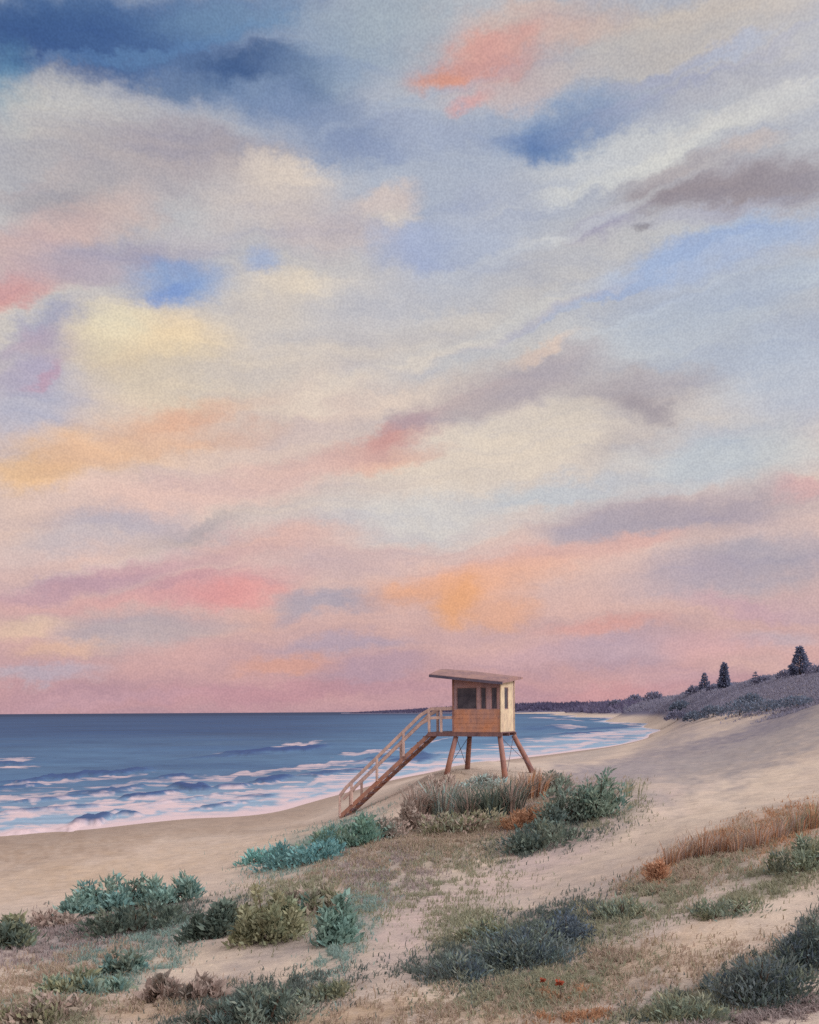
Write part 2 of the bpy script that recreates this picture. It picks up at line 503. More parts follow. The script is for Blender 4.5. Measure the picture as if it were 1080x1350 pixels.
# ------------------------------------------------------------------ sea
uu, _ = polar_axes(36, 30000, 10, .5, 640, 6.0)
LL = np.r_[np.linspace(math.log(38), math.log(420), 420), np.linspace(math.log(425), math.log(3e4), 90)]
US, LS = np.meshgrid(uu, LL); DS = np.exp(LS)
depth = -terrain(US, np.clip(DS, 0, 7400))
FOAM = [  # px, py, rx, ry, tilt, strength
    (15, 1001, 36, 2.6, 3, 1), (22, 1012, 34, 2.2, 3, .95), (398, 981, 34, 3.4, 5, 1), (330, 990, 60, 1.6, 5, .5),
    (90, 1030, 130, 3, 5, .8), (60, 1050, 120, 6, 5, .95), (200, 1030, 80, 3, 5, .75), (330, 1020, 110, 4, 6, .85),
    (430, 1008, 70, 4, 6, .9), (120, 1062, 150, 5, 5, .9), (240, 1062, 130, 9, 7, .95), (330, 1050, 110, 7, 7, .85),
    (60, 1074, 110, 5, 4, .9), (60, 1092, 120, 6, 6, .85), (200, 1078, 110, 6, 8, .95), (410, 1042, 70, 8, 9, .85), (300, 1072, 110, 5, 8, .9),
    (480, 1022, 60, 5, 12, .8), (440, 1028, 60, 4, 9, .8), (490, 992, 50, 3, 4, .85), (520, 1008, 40, 3, 8, .6),
    (565, 979, 34, 1.3, 14, .8), (560, 1010, 60, 3, 10, .7), (640, 1000, 60, 5, 6, .75), (600, 990, 40, 3, 6, .5), (700, 992, 60, 4, 5, .8),
    (752, 958, 32, 3.2, -3, .9), (790, 968, 50, 3, 3, .75), (770, 980, 60, 3.5, 6, .85), (830, 966, 40, 4, 8, .8), (715, 975, 50, 3, 2, .6),
    (735, 948, 50, 1.6, -4, .6), (820, 954, 50, 2, -6, .7), (790, 945, 60, 1.6, -6, .85), (720, 939.5, 60, 1.2, -3, .9), (845, 975, 24, 4, 14, .85),
]
DEEP = [
    (358, 990, 72, 3.4, 5, 1), (400, 987, 34, 2.6, 6, 1), (300, 997, 60, 1.6, 4, .6), (100, 1023, 100, 3.6, 5, .95), (170, 1017, 40, 3, 4, .9), (20, 1038, 50, 1.6, 5, .7),
    (232, 1025, 30, 2.4, 4, .85), (252, 1039, 30, 5.2, -2, 1), (195, 1050, 50, 2.2, 8, .9), (140, 1043, 50, 3.2, 6, .7), (310, 1037, 26, 2, 6, .8), (358, 1028, 30, 3.2, 7, .95),
    (118, 1081, 36, 6.5, 15, .85), (168, 1074, 22, 1.6, 2, .8), (90, 1052, 90, 1.4, 5, .6), (60, 1068, 90, 1.5, 4, .6), (240, 1055, 70, 1.2, 8, .4), (290, 1062, 40, 1.8, 8, .6),
    (430, 1019, 36, 3.2, 6, .7), (340, 1050, 30, 2, 4, .55), (30, 1098, 40, 2, 6, .5), (545, 1000, 36, 5, 8, .8), (500, 1000, 30, 2.5, 5, .6), (470, 1014, 30, 3, 8, .6),
    (770, 966, 40, 1.5, 3, .8), (720, 960, 40, 3, 0, .5), (800, 960, 50, 1.6, 2, .6), (10, 1007, 40, 2, 3, .7),
]


def sea_field(lst, seed, warp):
    f = np.zeros(US.shape)
    for i, (px, py, rx, ry, tl, st) in enumerate(lst):
        u, d = at_sea(px, py)
        _, d0 = at_sea(px, py - ry); _, d1 = at_sea(px, py + ry)
        al = .5 * (math.log(d0) - math.log(d1))
        sl = (math.log(at_sea(px + 10, py - 10 * math.tan(R(tl)))[1]) - math.log(d)) / (at_sea(px + 10, py)[0] - u)
        a = (US - u) / (rx / F); bb = (LS - math.log(d) - sl * (US - u)) / al
        m = (np.abs(a) < 2.2) & (np.abs(bb) < 5)
        a, bb, us_, ls_ = a[m], bb[m], US[m], LS[m]
        bb = bb + warp * 2 * fbm(us_ * 70, ls_ * 5, seed + i, 4)
        a2 = a + .9 * fbm(us_ * 40, ls_ * 40, seed + i + 50, 3)
        f[m] = np.maximum(f[m], sstep(1.25, .45, np.sqrt(a2 * a2 + bb * bb)) * st)
    return f


foam = sea_field(FOAM, 500, 1.3)
deep = sea_field(DEEP, 700, 1.0)
# thin lacy streaks between the breakers, swash along the edge of the sand
zone = sstep(2.2, .5, depth) * sstep(900, 250, DS)
stre = sstep(.02, .22, fbm(US * 26 + LS * 3, LS * 34, 61, 4))
foam = np.maximum(foam * np.clip(.62 + 1.7 * fbm(US * 60, LS * 80, 71, 4), .12, 1), zone * stre * .8)
foam = foam * (1 - .9 * deep)
edge = sstep(2600, 1500, DS) * sstep(.22, .05, depth + .12 * fbm(US * 60, LS * 12, 81, 3))
foam = np.clip(np.maximum(foam, edge * .95), 0, 1)
shal = sstep(1.6, .0, depth) * sstep(2500, 700, DS) * (1 - deep)
ZS = .16 * fbm(US * DS * .07, DS * .22, 91, 4) * sstep(42, 80, DS) * sstep(4000, 800, DS)
ZS = ZS * sstep(0, .7, depth) + deep * .32 + foam * .05 * sstep(.1, .6, depth)
near = np.clip(sstep(330, 110, DS) * .45 + sstep(-.16, .05, US) * sstep(2500, 500, DS) * .55, 0, 1) * (.5 + .8 * np.clip(.5 + fbm(US * 14, LS * 16, 97, 4) * 1.6, 0, 1))
dwat = sstep(250, 3000, DS) * .9
wash = np.clip(.5 + 1.4 * fbm(US * 9, LS * 7, 95, 4), 0, 1)
rad = np.sqrt(1 + np.clip(np.abs(US) - .8, 0, None) ** 2)
VS = np.stack([US * DS / rad, DS / rad, ZS], -1).reshape(-1, 3)

sm, nt, N, Lk = newmat('sea_water')
out = node(nt, 'ShaderNodeOutputMaterial'); b = node(nt, 'ShaderNodeBsdfPrincipled')
b.inputs['IOR'].default_value = 1.33; b.inputs['Specular IOR Level'].default_value = 0
gs = node(nt, 'ShaderNodeBsdfGlossy'); gs.inputs['Roughness'].default_value = .32; gs.inputs['Color'].default_value = (1, 1, 1, 1)   # broken, wind-ruffled reflection
mxs = node(nt, 'ShaderNodeMixShader', ins={0: .07})
geo = node(nt, 'ShaderNodeNewGeometry')
af = node(nt, 'ShaderNodeAttribute', attribute_name='foam'); ad = node(nt, 'ShaderNodeAttribute', attribute_name='deep')
as_ = node(nt, 'ShaderNodeAttribute', attribute_name='shallow'); aw = node(nt, 'ShaderNodeAttribute', attribute_name='wash')
mp = node(nt, 'ShaderNodeMapping'); mp.inputs['Scale'].default_value = (.5, 1.4, 1)
Lk.new(geo.outputs['Position'], mp.inputs[0])
nz = node(nt, 'ShaderNodeTexNoise', ins={'Scale': .55, 'Detail': 9, 'Roughness': .72}); Lk.new(mp.outputs[0], nz.inputs['Vector'])
nz2 = node(nt, 'ShaderNodeTexNoise', ins={'Scale': .03, 'Detail': 6, 'Roughness': .6}); Lk.new(mp.outputs[0], nz2.inputs['Vector'])
an = node(nt, 'ShaderNodeAttribute', attribute_name='near')
open_ = mixrgb(nt, aw.outputs['Fac'], rgba((46, 63, 92)), rgba((62, 81, 110)))
open_ = mixrgb(nt, ramp(nt, nz2.outputs[0], [(.35, (0, 0, 0, 1)), (.65, (.55, .55, .55, 1))]), open_, rgba((44, 78, 122)))
ah = node(nt, 'ShaderNodeAttribute', attribute_name='deepwater')
open_ = mixrgb(nt, ah.outputs['Fac'], open_, rgba((36, 50, 78)))
open_ = mixrgb(nt, an.outputs['Fac'], open_, rgba((88, 120, 150)))
c = mixrgb(nt, as_.outputs['Fac'], open_, rgba((134, 154, 174)))
c = mixrgb(nt, ad.outputs['Fac'], c, rgba((46, 70, 114)))
c = mixrgb(nt, 1.0, c, ramp(nt, nz.outputs[0], [(.3, (.72, .74, .78, 1)), (.7, (1.25, 1.22, 1.18, 1))]), 'MULTIPLY')
fm = node(nt, 'ShaderNodeMath', operation='ADD'); Lk.new(af.outputs['Fac'], fm.inputs[0])
fn = node(nt, 'ShaderNodeMapRange', ins={1: .3, 2: .7, 3: -.28, 4: .28}); Lk.new(nz.outputs[0], fn.inputs[0])
fq = node(nt, 'ShaderNodeMath', operation='MULTIPLY'); Lk.new(fn.outputs[0], fq.inputs[0]); Lk.new(af.outputs['Fac'], fq.inputs[1])
Lk.new(fq.outputs[0], fm.inputs[1])
ff = ramp(nt, fm.outputs[0], [(.16, (0, 0, 0, 1)), (.45, (.5, .5, .5, 1)), (.9, (.92, .92, .92, 1))])
c = mixrgb(nt, ff, c, rgba((202, 174, 174)))
Lk.new(c, b.inputs['Base Color'])
rg = mixrgb(nt, ff, (.42, .42, .42, 1), (.9, .9, .9, 1)); Lk.new(rg, b.inputs['Roughness'])
bp = node(nt, 'ShaderNodeBump', ins={'Strength': .7, 'Distance': .12}); Lk.new(nz.outputs[0], bp.inputs['Height'])
Lk.new(bp.outputs[0], b.inputs['Normal']); Lk.new(bp.outputs[0], gs.inputs['Normal'])
Lk.new(b.outputs[0], mxs.inputs[1]); Lk.new(gs.outputs[0], mxs.inputs[2]); Lk.new(mxs.outputs[0], out.inputs[0])
sea = mesh_np('sea', VS, [grid_faces(*US.shape)], sm, smooth=True,
              attrs={'foam': foam.ravel(), 'deep': deep.ravel(), 'shallow': shal.ravel(), 'wash': wash.ravel(), 'near': near.ravel(), 'deepwater': dwat.ravel()})
tag(sea, 'slate blue sea with pink white surf rolling onto the beach', 'sea', kind='structure')


# ------------------------------------------------------------------ plants
def unit(a):
    return a / np.maximum(np.linalg.norm(a, axis=-1, keepdims=True), 1e-9)


def leaves(P, Dr, ln, wd, tint):
    """diamond leaves: P base points, Dr directions"""
    n = len(P)
    side = unit(np.cross(Dr, RNG.normal(size=(n, 3))))
    nor = np.cross(Dr, side)
    ln = np.broadcast_to(ln, n)[:, None]; wd = np.broadcast_to(wd, n)[:, None]
    a = P; t = P + Dr * ln - nor * ln * .12
    m = P + Dr * ln * .45 + nor * ln * .06
    V = np.stack([a, m - side * wd / 2, t, m + side * wd / 2], 1).reshape(-1, 3)
    Fq = np.arange(n * 4).reshape(n, 4)
    return V, Fq, np.repeat(tint, 4, 0)


def blades(P, lean, ht, wd, tint):
    """curved grass blades: quad and tip"""
    n = len(P)
    ht = np.broadcast_to(ht, n)[:, None]; wd = np.broadcast_to(wd, n)[:, None]
    side = unit(np.cross(lean + np.array([0, 0, 1e-3]), np.array([0, 0, 1.])) + RNG.normal(size=(n, 3)) * .25)
    up = np.array([0, 0, 1.])
    m = P + up * ht * .55 + lean * ht * .22
    t = P + up * ht * (1 - .25 * (lean ** 2).sum(-1, keepdims=True)) + lean * ht * .75
    V = np.stack([P - side * wd / 2, P + side * wd / 2, m + side * wd * .36, m - side * wd * .36, t], 1).reshape(-1, 3)
    k = np.arange(n)[:, None] * 5
    return V, np.hstack([k, k + 1, k + 2, k + 3]), np.hstack([k + 3, k + 2, k + 4]), np.repeat(tint, 5, 0)


FK = 1.34


def tints(cols, n, jit=.16):
    cols = np.array([lin(c) for c in cols]) * FK
    i = RNG.integers(0, len(cols), n)
    t = RNG.random((n, 1))
    c = cols[i] * (1 - t * .5) + cols[(i + 1) % len(cols)] * t * .5
    return c * (1 + RNG.normal(size=(n, 1)) * jit)


def spot(px, py):
    u, d = at(px, py)
    return u, d, F / d


def shrub(px, py, wpx, hpx, cols, label, name='dune_shrub', cat='shrub', group=None, n=900, leaf=9, slim=.3, spikes=5, depthk=.8, up=.5, stems=True, sharp=1.0):
    """leafy mound: foliage of single leaves in clumps that run out in spikes, and stems"""
    u, d, s = spot(px, py)
    root = empty(name, gpos(u, d)); o = root.location
    w, h = wpx / s / 2, hpx / s
    lf = leaf * (.78 if leaf > 9 else .9) / s
    n = int(n * (1.5 if leaf > 9 else 1.2))
    # clump centres
    nc = max(6, spikes * 4)
    ca = RNG.random(nc) * 2 * math.pi; cr = np.sqrt(RNG.random(nc)) * .85
    cx, cy = np.cos(ca) * cr * w, np.sin(ca) * cr * w * depthk
    ch = h * (.35 + .75 * RNG.random(nc)) * (1 - .55 * cr ** 2)
    cs = w * (.17 + .2 * RNG.random(nc))
    pick = RNG.integers(0, nc, n)
    t = RNG.random(n) ** .75
    sp = (1 - t * .8 * sharp)
    g = RNG.normal(size=(n, 2)) * .75
    P = np.c_[cx[pick] + g[:, 0] * cs[pick] * sp, cy[pick] + g[:, 1] * cs[pick] * sp, ch[pick] * t * .92]
    # sit on the slope of the ground
    du = (o.x + P[:, 0]) / np.maximum(o.y + P[:, 1], 1.0)
    P[:, 2] += terrain(du, np.maximum(o.y + P[:, 1], 1.5)) - o.z - .02
    Dr = unit(np.c_[g[:, 0] * .7, g[:, 1] * .7, up + RNG.random(n)] + RNG.normal(size=(n, 3)) * .35)
    tn = tints(cols, nc, .12)[pick] * .65 + tints(cols, n) * .35
    V, Fq, T = leaves(P, Dr, lf * (.45 + 1.0 * RNG.random(n) ** 1.3), lf * slim * (.7 + .6 * RNG.random(n)), tn)
    mesh_np('foliage', V, [Fq], FOL, root, {'tint': T})
    if stems:
        mb = MB()
        for k in range(min(nc, 9)):
            bx, by = cx[k] * .03, cy[k] * .03
            z0 = float(terrain((o.x + bx) / (o.y + by), o.y + by)) - o.z - .05
            zt = float(terrain((o.x + cx[k]) / max(o.y + cy[k], 1), max(o.y + cy[k], 1.5))) - o.z + ch[k] * .8
            r0 = max(.008, .03 * w)
            mb.tube([(bx, by, z0), ((bx + cx[k]) / 2 * 1.1, (by + cy[k]) / 2 * 1.1, z0 * .4 + zt * .6), (cx[k], cy[k], zt)], [r0, r0 * .7, r0 * .3], 5)
        mb.build('stem', STEM, root)
    tag(root, label, cat, group)
    return root


def tussock(px, py, wpx, hpx, cols, label, name='grass_tussock', cat='grass tuft', group=None, n=260, bw=2.2, spread=.55, wind=(.15, 0), depthk=.7):
    """tuft of grass: bent blades and a few flowering stalks"""
    u, d, s = spot(px, py)
    root = empty(name, gpos(u, d)); o = root.location
    w, h = wpx / s / 2, hpx / s
    a = RNG.random(n) * 2 * math.pi; r_ = np.sqrt(RNG.random(n))
    P = np.c_[np.cos(a) * r_ * w * .62, np.sin(a) * r_ * w * depthk * .62, np.zeros(n)]
    P[:, 2] = terrain((o.x + P[:, 0]) / np.maximum(o.y + P[:, 1], 1), np.maximum(o.y + P[:, 1], 1.5)) - o.z - .03
    lean = np.c_[np.cos(a) * r_ * spread + wind[0], np.sin(a) * r_ * spread + wind[1], np.zeros(n)] + RNG.normal(size=(n, 3)) * np.array([.16, .16, 0])
    V, F4, F3, T = blades(P, lean, h * (.45 + .6 * RNG.random(n)), bw / s * (.6 + .8 * RNG.random(n)), tints(cols, n))
    mesh_np('blades', V, [F4, F3], FOL, root, {'tint': T})
    tag(root, label, cat, group)
    return root


TEAL = [(106, 136, 134), (122, 144, 134), (92, 128, 132), (132, 142, 126)]
DGREEN = [(84, 94, 84), (72, 84, 80), (104, 106, 90), (90, 104, 98)]
OLIVE = [(130, 128, 98), (112, 114, 92), (146, 138, 112), (120, 130, 112)]
MAUVE = [(158, 136, 126), (140, 122, 114), (166, 146, 138), (128, 120, 112)]
GREYG = [(112, 122, 108), (96, 110, 104), (132, 132, 116), (88, 104, 104)]
NAVY = [(82, 94, 110), (94, 102, 108), (104, 108, 102), (76, 86, 96)]
RUST = [(164, 116, 88), (150, 114, 92), (174, 134, 104), (146, 114, 92)]
PALE = [(150, 168, 164), (132, 158, 160), (160, 160, 148), (112, 132, 128)]

# left foreground
shrub(150, 1200, 130, 52, TEAL, 'teal spiky shrub on the open sand at left, tallest of the left shrubs', n=1300, leaf=13, slim=.38, spikes=6)
shrub(225, 1192, 80, 44, TEAL, 'small teal shrub with slanting leaves leaning right of the tall teal shrub', n=700, leaf=13, slim=.35, spikes=4)
shrub(100, 1208, 50, 34, TEAL, 'little blue green shrub at the left foot of the tall teal shrub', n=350, leaf=10, slim=.45, spikes=3)
shrub(180, 1228, 140, 40, DGREEN, 'blackish green low shrub in front of the teal shrubs', n=1000, leaf=12, slim=.4, spikes=5)
shrub(285, 1236, 90, 52, DGREEN, 'dark green upright shrub with notched top beside the olive shrub', n=900, leaf=14, slim=.4, spikes=3)
shrub(15, 1250, 90, 44, DGREEN + OLIVE, 'dark olive shrub cut off by the left edge of the photo', n=650, leaf=14, slim=.4, spikes=4)
shrub(70, 1222, 80, 20, MAUVE, 'low brownish plant between left edge and teal shrubs', n=350, leaf=11, slim=.5, spikes=4)
shrub(355, 1240, 100, 78, OLIVE, 'broad olive green shrub with ragged top right of the dark shrubs', n=1500, leaf=13, slim=.45, spikes=5)
shrub(410, 1205, 90, 46, OLIVE + MAUVE, 'greyish olive shrub behind the broad olive shrub', n=700, leaf=12, slim=.45, spikes=4)
shrub(452, 1244, 64, 66, [(118, 142, 132), (106, 134, 130), (132, 146, 130)], 'grey teal shrub standing alone in the middle sand', n=800, leaf=15, slim=.55, spikes=3)
shrub(408, 1206, 40, 26, [(112, 140, 134), (122, 142, 128)], 'small grey teal sprig left of the lone grey teal shrub', n=260, leaf=13, slim=.55, spikes=2)
shrub(110, 1312, 120, 34, TEAL + OLIVE, 'teal trailing shrub low in the left corner', n=800, leaf=15, slim=.4, spikes=5)
shrub(160, 1284, 60, 34, DGREEN + TEAL, 'dark teal sprig rising above the trailing shrub', n=400, leaf=15, slim=.38, spikes=3)
shrub(60, 1345, 120, 40, OLIVE + MAUVE, 'pale olive shrub in the bottom left corner', n=550, leaf=15, slim=.4, spikes=4)
shrub(265, 1318, 60, 34, MAUVE, 'dry brown arching plant in the pale sand hollow', name='dry_plant', n=240, leaf=18, slim=.5, spikes=2)
shrub(212, 1322, 46, 46, MAUVE, 'dry brown plant with one tall leaf left of the arching plant', name='dry_plant', n=180, leaf=20, slim=.6, spikes=2)
shrub(350, 1348, 150, 58, DGREEN + GREYG, 'dark green shrub at the bottom edge below the pale hollow', n=1500, leaf=13, slim=.3, spikes=6)
shrub(430, 1318, 80, 30, GREYG + OLIVE, 'thin grey green shrub right of the dark bottom shrub', n=420, leaf=13, slim=.3, spikes=4)
shrub(270, 1350, 90, 30, DGREEN + MAUVE, 'small dark brown shrub left of the dark bottom shrub', n=480, leaf=13, slim=.3, spikes=4)
# foot of the stairs
shrub(395, 1140, 110, 40, [(102, 138, 137), (116, 144, 138), (90, 132, 138)], 'bright teal creeping shrub left below the stair foot', n=1200, leaf=9, slim=.4, spikes=6, sharp=.7)
shrub(345, 1138, 60, 20, [(112, 158, 154), (128, 162, 156)], 'teal runner reaching onto the beach from the creeping shrub', n=380, leaf=9, slim=.4, spikes=4)
shrub(455, 1118, 100, 46, [(98, 128, 114), (110, 132, 116), (84, 120, 122), (122, 128, 106)], 'rounded grey green bush hiding the stair foot', n=1400, leaf=9, slim=.45, spikes=6, sharp=.5)
shrub(505, 1108, 70, 34, MAUVE + [(112, 136, 128)], 'brownish bush right of the stair foot', n=700, leaf=8, slim=.45, spikes=4, sharp=.6)
shrub(545, 1095, 60, 44, MAUVE, 'ragged mauve brown bush below the stairs', n=700, leaf=10, slim=.45, spikes=4)
# under the tower
tussock(588, 1080, 92, 58, PALE + GREYG + MAUVE, 'pale grey green grass tussock at the left tower legs', n=330, bw=2.4, spread=.9)
tussock(552, 1082, 46, 54, MAUVE, 'dry mauve grass tussock left of the pale tussock', n=200, bw=2.6)
tussock(624, 1084, 60, 58, DGREEN + MAUVE, 'dark grey green grass tussock between the tower legs', n=230, bw=2.4, spread=.8)
tussock(652, 1080, 56, 58, DGREEN + GREYG, 'dark bladed grass tussock in front of the right tower legs', n=230, bw=2.4, spread=.8)
tussock(676, 1074, 42, 60, DGREEN + MAUVE, 'slender dark tussock at the foot of the front right leg', n=150, bw=2.3, spread=.8)
tussock(702, 1054, 56, 44, MAUVE + RUST, 'reddish brown grass tussock at the outermost tower leg', n=220, bw=2.4)
shrub(580, 1046, 70, 26, MAUVE, 'low mauve brown bush hugging the left tower legs', n=520, leaf=7, slim=.42, spikes=4, sharp=.6)
shrub(640, 1040, 60, 20, MAUVE + PALE, 'low greyish bush between the feet of the tower', n=420, leaf=7, slim=.42, spikes=4, sharp=.6)
shrub(730, 1046, 60, 34, MAUVE + GREYG, 'brown green bush right of the outermost tower leg', n=600, leaf=8, slim=.42, spikes=4, sharp=.6)
shrub(688, 1092, 56, 24, RUST, 'rusty orange low plant in front of the dark tussocks', n=420, leaf=8, slim=.4, spikes=4)
shrub(790, 1078, 70, 66, [(108, 128, 116), (96, 120, 116), (126, 134, 118)], 'grey green rounded shrub right of the tower', n=1100, leaf=9, slim=.4, spikes=5, sharp=.6)
shrub(742, 1088, 70, 66, GREYG, 'mid green shrub between tower and rounded grey shrub', n=1000, leaf=9, slim=.38, spikes=5, sharp=.7)
shrub(712, 1118, 110, 36, DGREEN + GREYG, 'dark green spreading shrub in front of the mid green shrub', n=1200, leaf=9, slim=.4, spikes=6, sharp=.6)
tussock(828, 1052, 14, 34, OLIVE, 'thin pair of grass stalks right of the rounded shrub', n=12, bw=1.8)
tussock(843, 1050, 10, 34, OLIVE, 'single leaning grass stalk farthest right of the tower shrubs', n=6, bw=1.8)
shrub(610, 1098, 110, 34, MAUVE + OLIVE, 'low brown green scrub in front of the pale grass tussock', n=1000, leaf=8, slim=.4, spikes=6, sharp=.5)
# grass ridge at right
ridge = [(885, 1143, 34, 40, 'first dry tuft at the low left end of the grass ridge'), (905, 1137, 36, 44, 'pale brown tuft on the grass ridge, second from its left end'),
         (928, 1132, 40, 50, 'tall reddish tuft on the grass ridge left of its middle'), (950, 1128, 40, 44, 'thick rust brown tuft at the middle of the grass ridge'),
         (975, 1124, 40, 40, 'short rust tuft right of the middle of the grass ridge'), (1000, 1118, 44, 46, 'rust brown tuft below the orange bank'),
         (1025, 1108, 44, 42, 'ochre tuft on the orange bank'), (1052, 1098, 44, 44, 'olive tuft on the orange bank near the right edge'),
         (1075, 1092, 40, 46, 'greenish tuft at the right edge of the photo on the bank')]
for i, (px, py, w_, h_, lb) in enumerate(ridge):
    tussock(px, py, w_, h_, RUST + MAUVE + (OLIVE if i > 6 else []), lb, n=95, bw=1.5, spread=.7, group='dry grass tufts along the dune ridge')
shrub(868, 1162, 36, 34, [(164, 118, 92), (164, 126, 102), (174, 136, 112)], 'small orange plant at the left end of the grass ridge', n=420, leaf=10, slim=.3, spikes=4)
shrub(1055, 1150, 90, 48, OLIVE + GREYG, 'olive shrub below the bank at the right edge', n=700, leaf=12, slim=.3, spikes=5)
shrub(960, 1208, 100, 26, GREYG + OLIVE, 'low grey green shrub on the slope below the grass ridge', n=480, leaf=11, slim=.28, spikes=5)
# soft dark shrubs in the near dune
shrub(690, 1272, 140, 66, NAVY + GREYG, 'large blue black shrub in the middle foreground', n=2000, leaf=12, slim=.25, spikes=7, sharp=.5)
shrub(745, 1244, 70, 46, NAVY, 'navy shrub at the upper right of the large blue black shrub', n=800, leaf=11, slim=.25, spikes=4, sharp=.5)
shrub(605, 1292, 90, 44, GREYG + NAVY, 'grey shrub left of the large blue black shrub', n=800, leaf=12, slim=.25, spikes=5, sharp=.5)
shrub(640, 1240, 80, 36, GREYG + OLIVE, 'faded grey green shrub above the grey shrub', n=600, leaf=11, slim=.25, spikes=5, sharp=.5)
shrub(820, 1210, 90, 30, GREYG + OLIVE, 'faint olive shrub on the sand right of centre', n=420, leaf=11, slim=.25, spikes=5, sharp=.5)
shrub(1000, 1322, 150, 64, DGREEN + NAVY, 'wide dark green shrub low in the right corner', n=1900, leaf=14, slim=.24, spikes=7, sharp=.5)
shrub(1062, 1282, 80, 80, DGREEN + NAVY, 'tall blackish shrub at the right edge above the wide dark shrub', n=1300, leaf=14, slim=.22, spikes=5, sharp=.7)
shrub(915, 1342, 110, 40, GREYG + OLIVE, 'grey olive shrub left of the wide dark corner shrub', n=700, leaf=14, slim=.24, spikes=5, sharp=.5)

# red flower
u, d, s = spot(738, 1322)
fl = empty('red_flower', gpos(u, d))
mb = MB(); mb.tube([(0, 0, -.03), (.01, 0, .05), (.0, .01, .10)], [.004, .003, .003], 5); mb.build('stem', STEM, fl)
n = 46
an = RNG.random(n) * 2 * math.pi
P = np.c_[np.cos(an) * .008, np.sin(an) * .008, .10 + RNG.random(n) * .02]
V, Fq, T = leaves(P, unit(np.c_[np.cos(an), np.sin(an), .2 + RNG.random(n)]), .026, .016, tints([(150, 78, 60), (160, 90, 68)], n, .1))
mesh_np('petals', V, [Fq], FOL, fl, {'tint': T})
tag(fl, 'small bright red flower low in the foreground sand', 'flower')
u, d, s = spot(716, 1312)
fl2 = fl.copy(); COL.objects.link(fl2); fl2.location = gpos(u, d); fl2.scale = (.7, .7, .8)
for ch in fl.children:
    c_ = ch.copy(); COL.objects.link(c_); c_.parent = fl2
fl2['label'] = 'tiny faded red flower left of the bright red flower'
fl['group'] = fl2['group'] = 'red dune flowers'

# ---- ground cover nobody could count: short dry grass and litter, thick where the soil is dark
COVER = [p for p in PATCHES if p[5] in ('olive', 'dark', 'teal', 'rust', 'brown', 'navy', 'mauve') and p[1] > 1040]
CC = {'olive': OLIVE, 'dark': GREYG + DGREEN, 'teal': TEAL, 'rust': RUST, 'brown': MAUVE + OLIVE[:1], 'navy': NAVY, 'mauve': MAUVE}
Pa, La, Ta, Ha = [], [], [], []
for i, (px, py, rx, ry, tl, kd, st) in enumerate(COVER):
    cu, cl, au, al = survey(px, py, rx, ry); al = min(al, .8)
    n = int(rx * ry * 4.4 * st)
    a = RNG.normal(size=n) * .5; bb = RNG.normal(size=n) * .46
    t = max(min(math.tan(R(tl)) * rx / ry, 1.2), -1.2)
    uu_ = cu + a * au; ll_ = cl + (bb + a * t) * al
    keep = (fbm(uu_ * 70, ll_ * 18, 900 + i, 3) + .6 * fbm(uu_ * 260, ll_ * 60, 950, 2) > RNG.normal(size=n) * .05) & (ll_ > math.log(3.0)) & (ll_ < math.log(42))
    uu_, ll_ = uu_[keep], ll_[keep]; dd = np.exp(ll_)
    Pa.append(np.c_[uu_ * dd, dd, terrain(uu_, dd) - .01])
    Ta.append(tints(CC[kd], len(dd), .10) * .45 + np.array(lin(P_COL[kd])) * GROUND_K * .75)
    Ha.append(.0155 * dd ** .62)
Pa = np.vstack(Pa); Ta = np.vstack(Ta); Ha = np.concatenate(Ha); n = len(Pa)
lean = np.c_[RNG.normal(size=(n, 2)) * .8 + np.array([.25, 0]), np.zeros(n)]
V, F4, F3, T = blades(Pa, lean, Ha * (.6 + .9 * RNG.random(n)), Ha * .22, Ta)
gc = mesh_np('ground_cover', V, [F4, F3], FOL_SOFT, None, {'tint': T})
tag(gc, 'short dry grass and low herbs scattered over the dunes', 'ground cover', kind='stuff')

# ------------------------------------------------------------------ far hill
def conifer(px, py, wpx, hpx, label, tiers=9):
    u, d, s = spot(px, py)
    root = empty('pine_tree', gpos(u, d)); w, h = wpx / s / 2, hpx / s
    mb = MB(); mb.tube([(0, 0, -1), (0.02 * h, 0, h * .5), (0, 0, h * .97)], [.045 * h, .03 * h, .006 * h], 7)
    tr = mb.build('trunk', STEM, root)
    P, Dr, Ln, Tn = [], [], [], []
    for k in range(tiers):
        t = (k + .5) / tiers
        z = h * (.12 + .86 * t); rr_ = w * (1.05 - t) * (.8 + .35 * random.random())
        m = int(60 + 240 * (1 - t))
        a = RNG.random(m) * 2 * math.pi
        lump = .72 + .5 * vnoise(a * 1.6, np.full(m, k * 3.7), 5)
        q = np.sqrt(RNG.random(m)) * rr_ * lump
        P.append(np.c_[np.cos(a) * q, np.sin(a) * q, z - q * .18 + RNG.normal(size=m) * h * .028])
        Dr.append(unit(np.c_[np.cos(a), np.sin(a), .1 + RNG.normal(size=m) * .5]))
        Ln.append(np.full(m, h * .1) * (.6 + .7 * RNG.random(m)))
    m = 30
    P.append(np.c_[RNG.normal(size=(m, 2)) * w * .05, h * (.9 + .1 * RNG.random(m))]); Dr.append(unit(RNG.normal(size=(m, 3)) * .4 + np.array([0, 0, 1.]))); Ln.append(np.full(m, h * .05))
    P = np.vstack(P); Dr = np.vstack(Dr); Ln = np.concatenate(Ln)
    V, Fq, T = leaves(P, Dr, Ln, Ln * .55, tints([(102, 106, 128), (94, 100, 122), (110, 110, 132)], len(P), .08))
    mesh_np('crown', V, [Fq], FOL, root, {'tint': T})
    tag(root, label, 'tree', 'pine trees on the hill ridge')


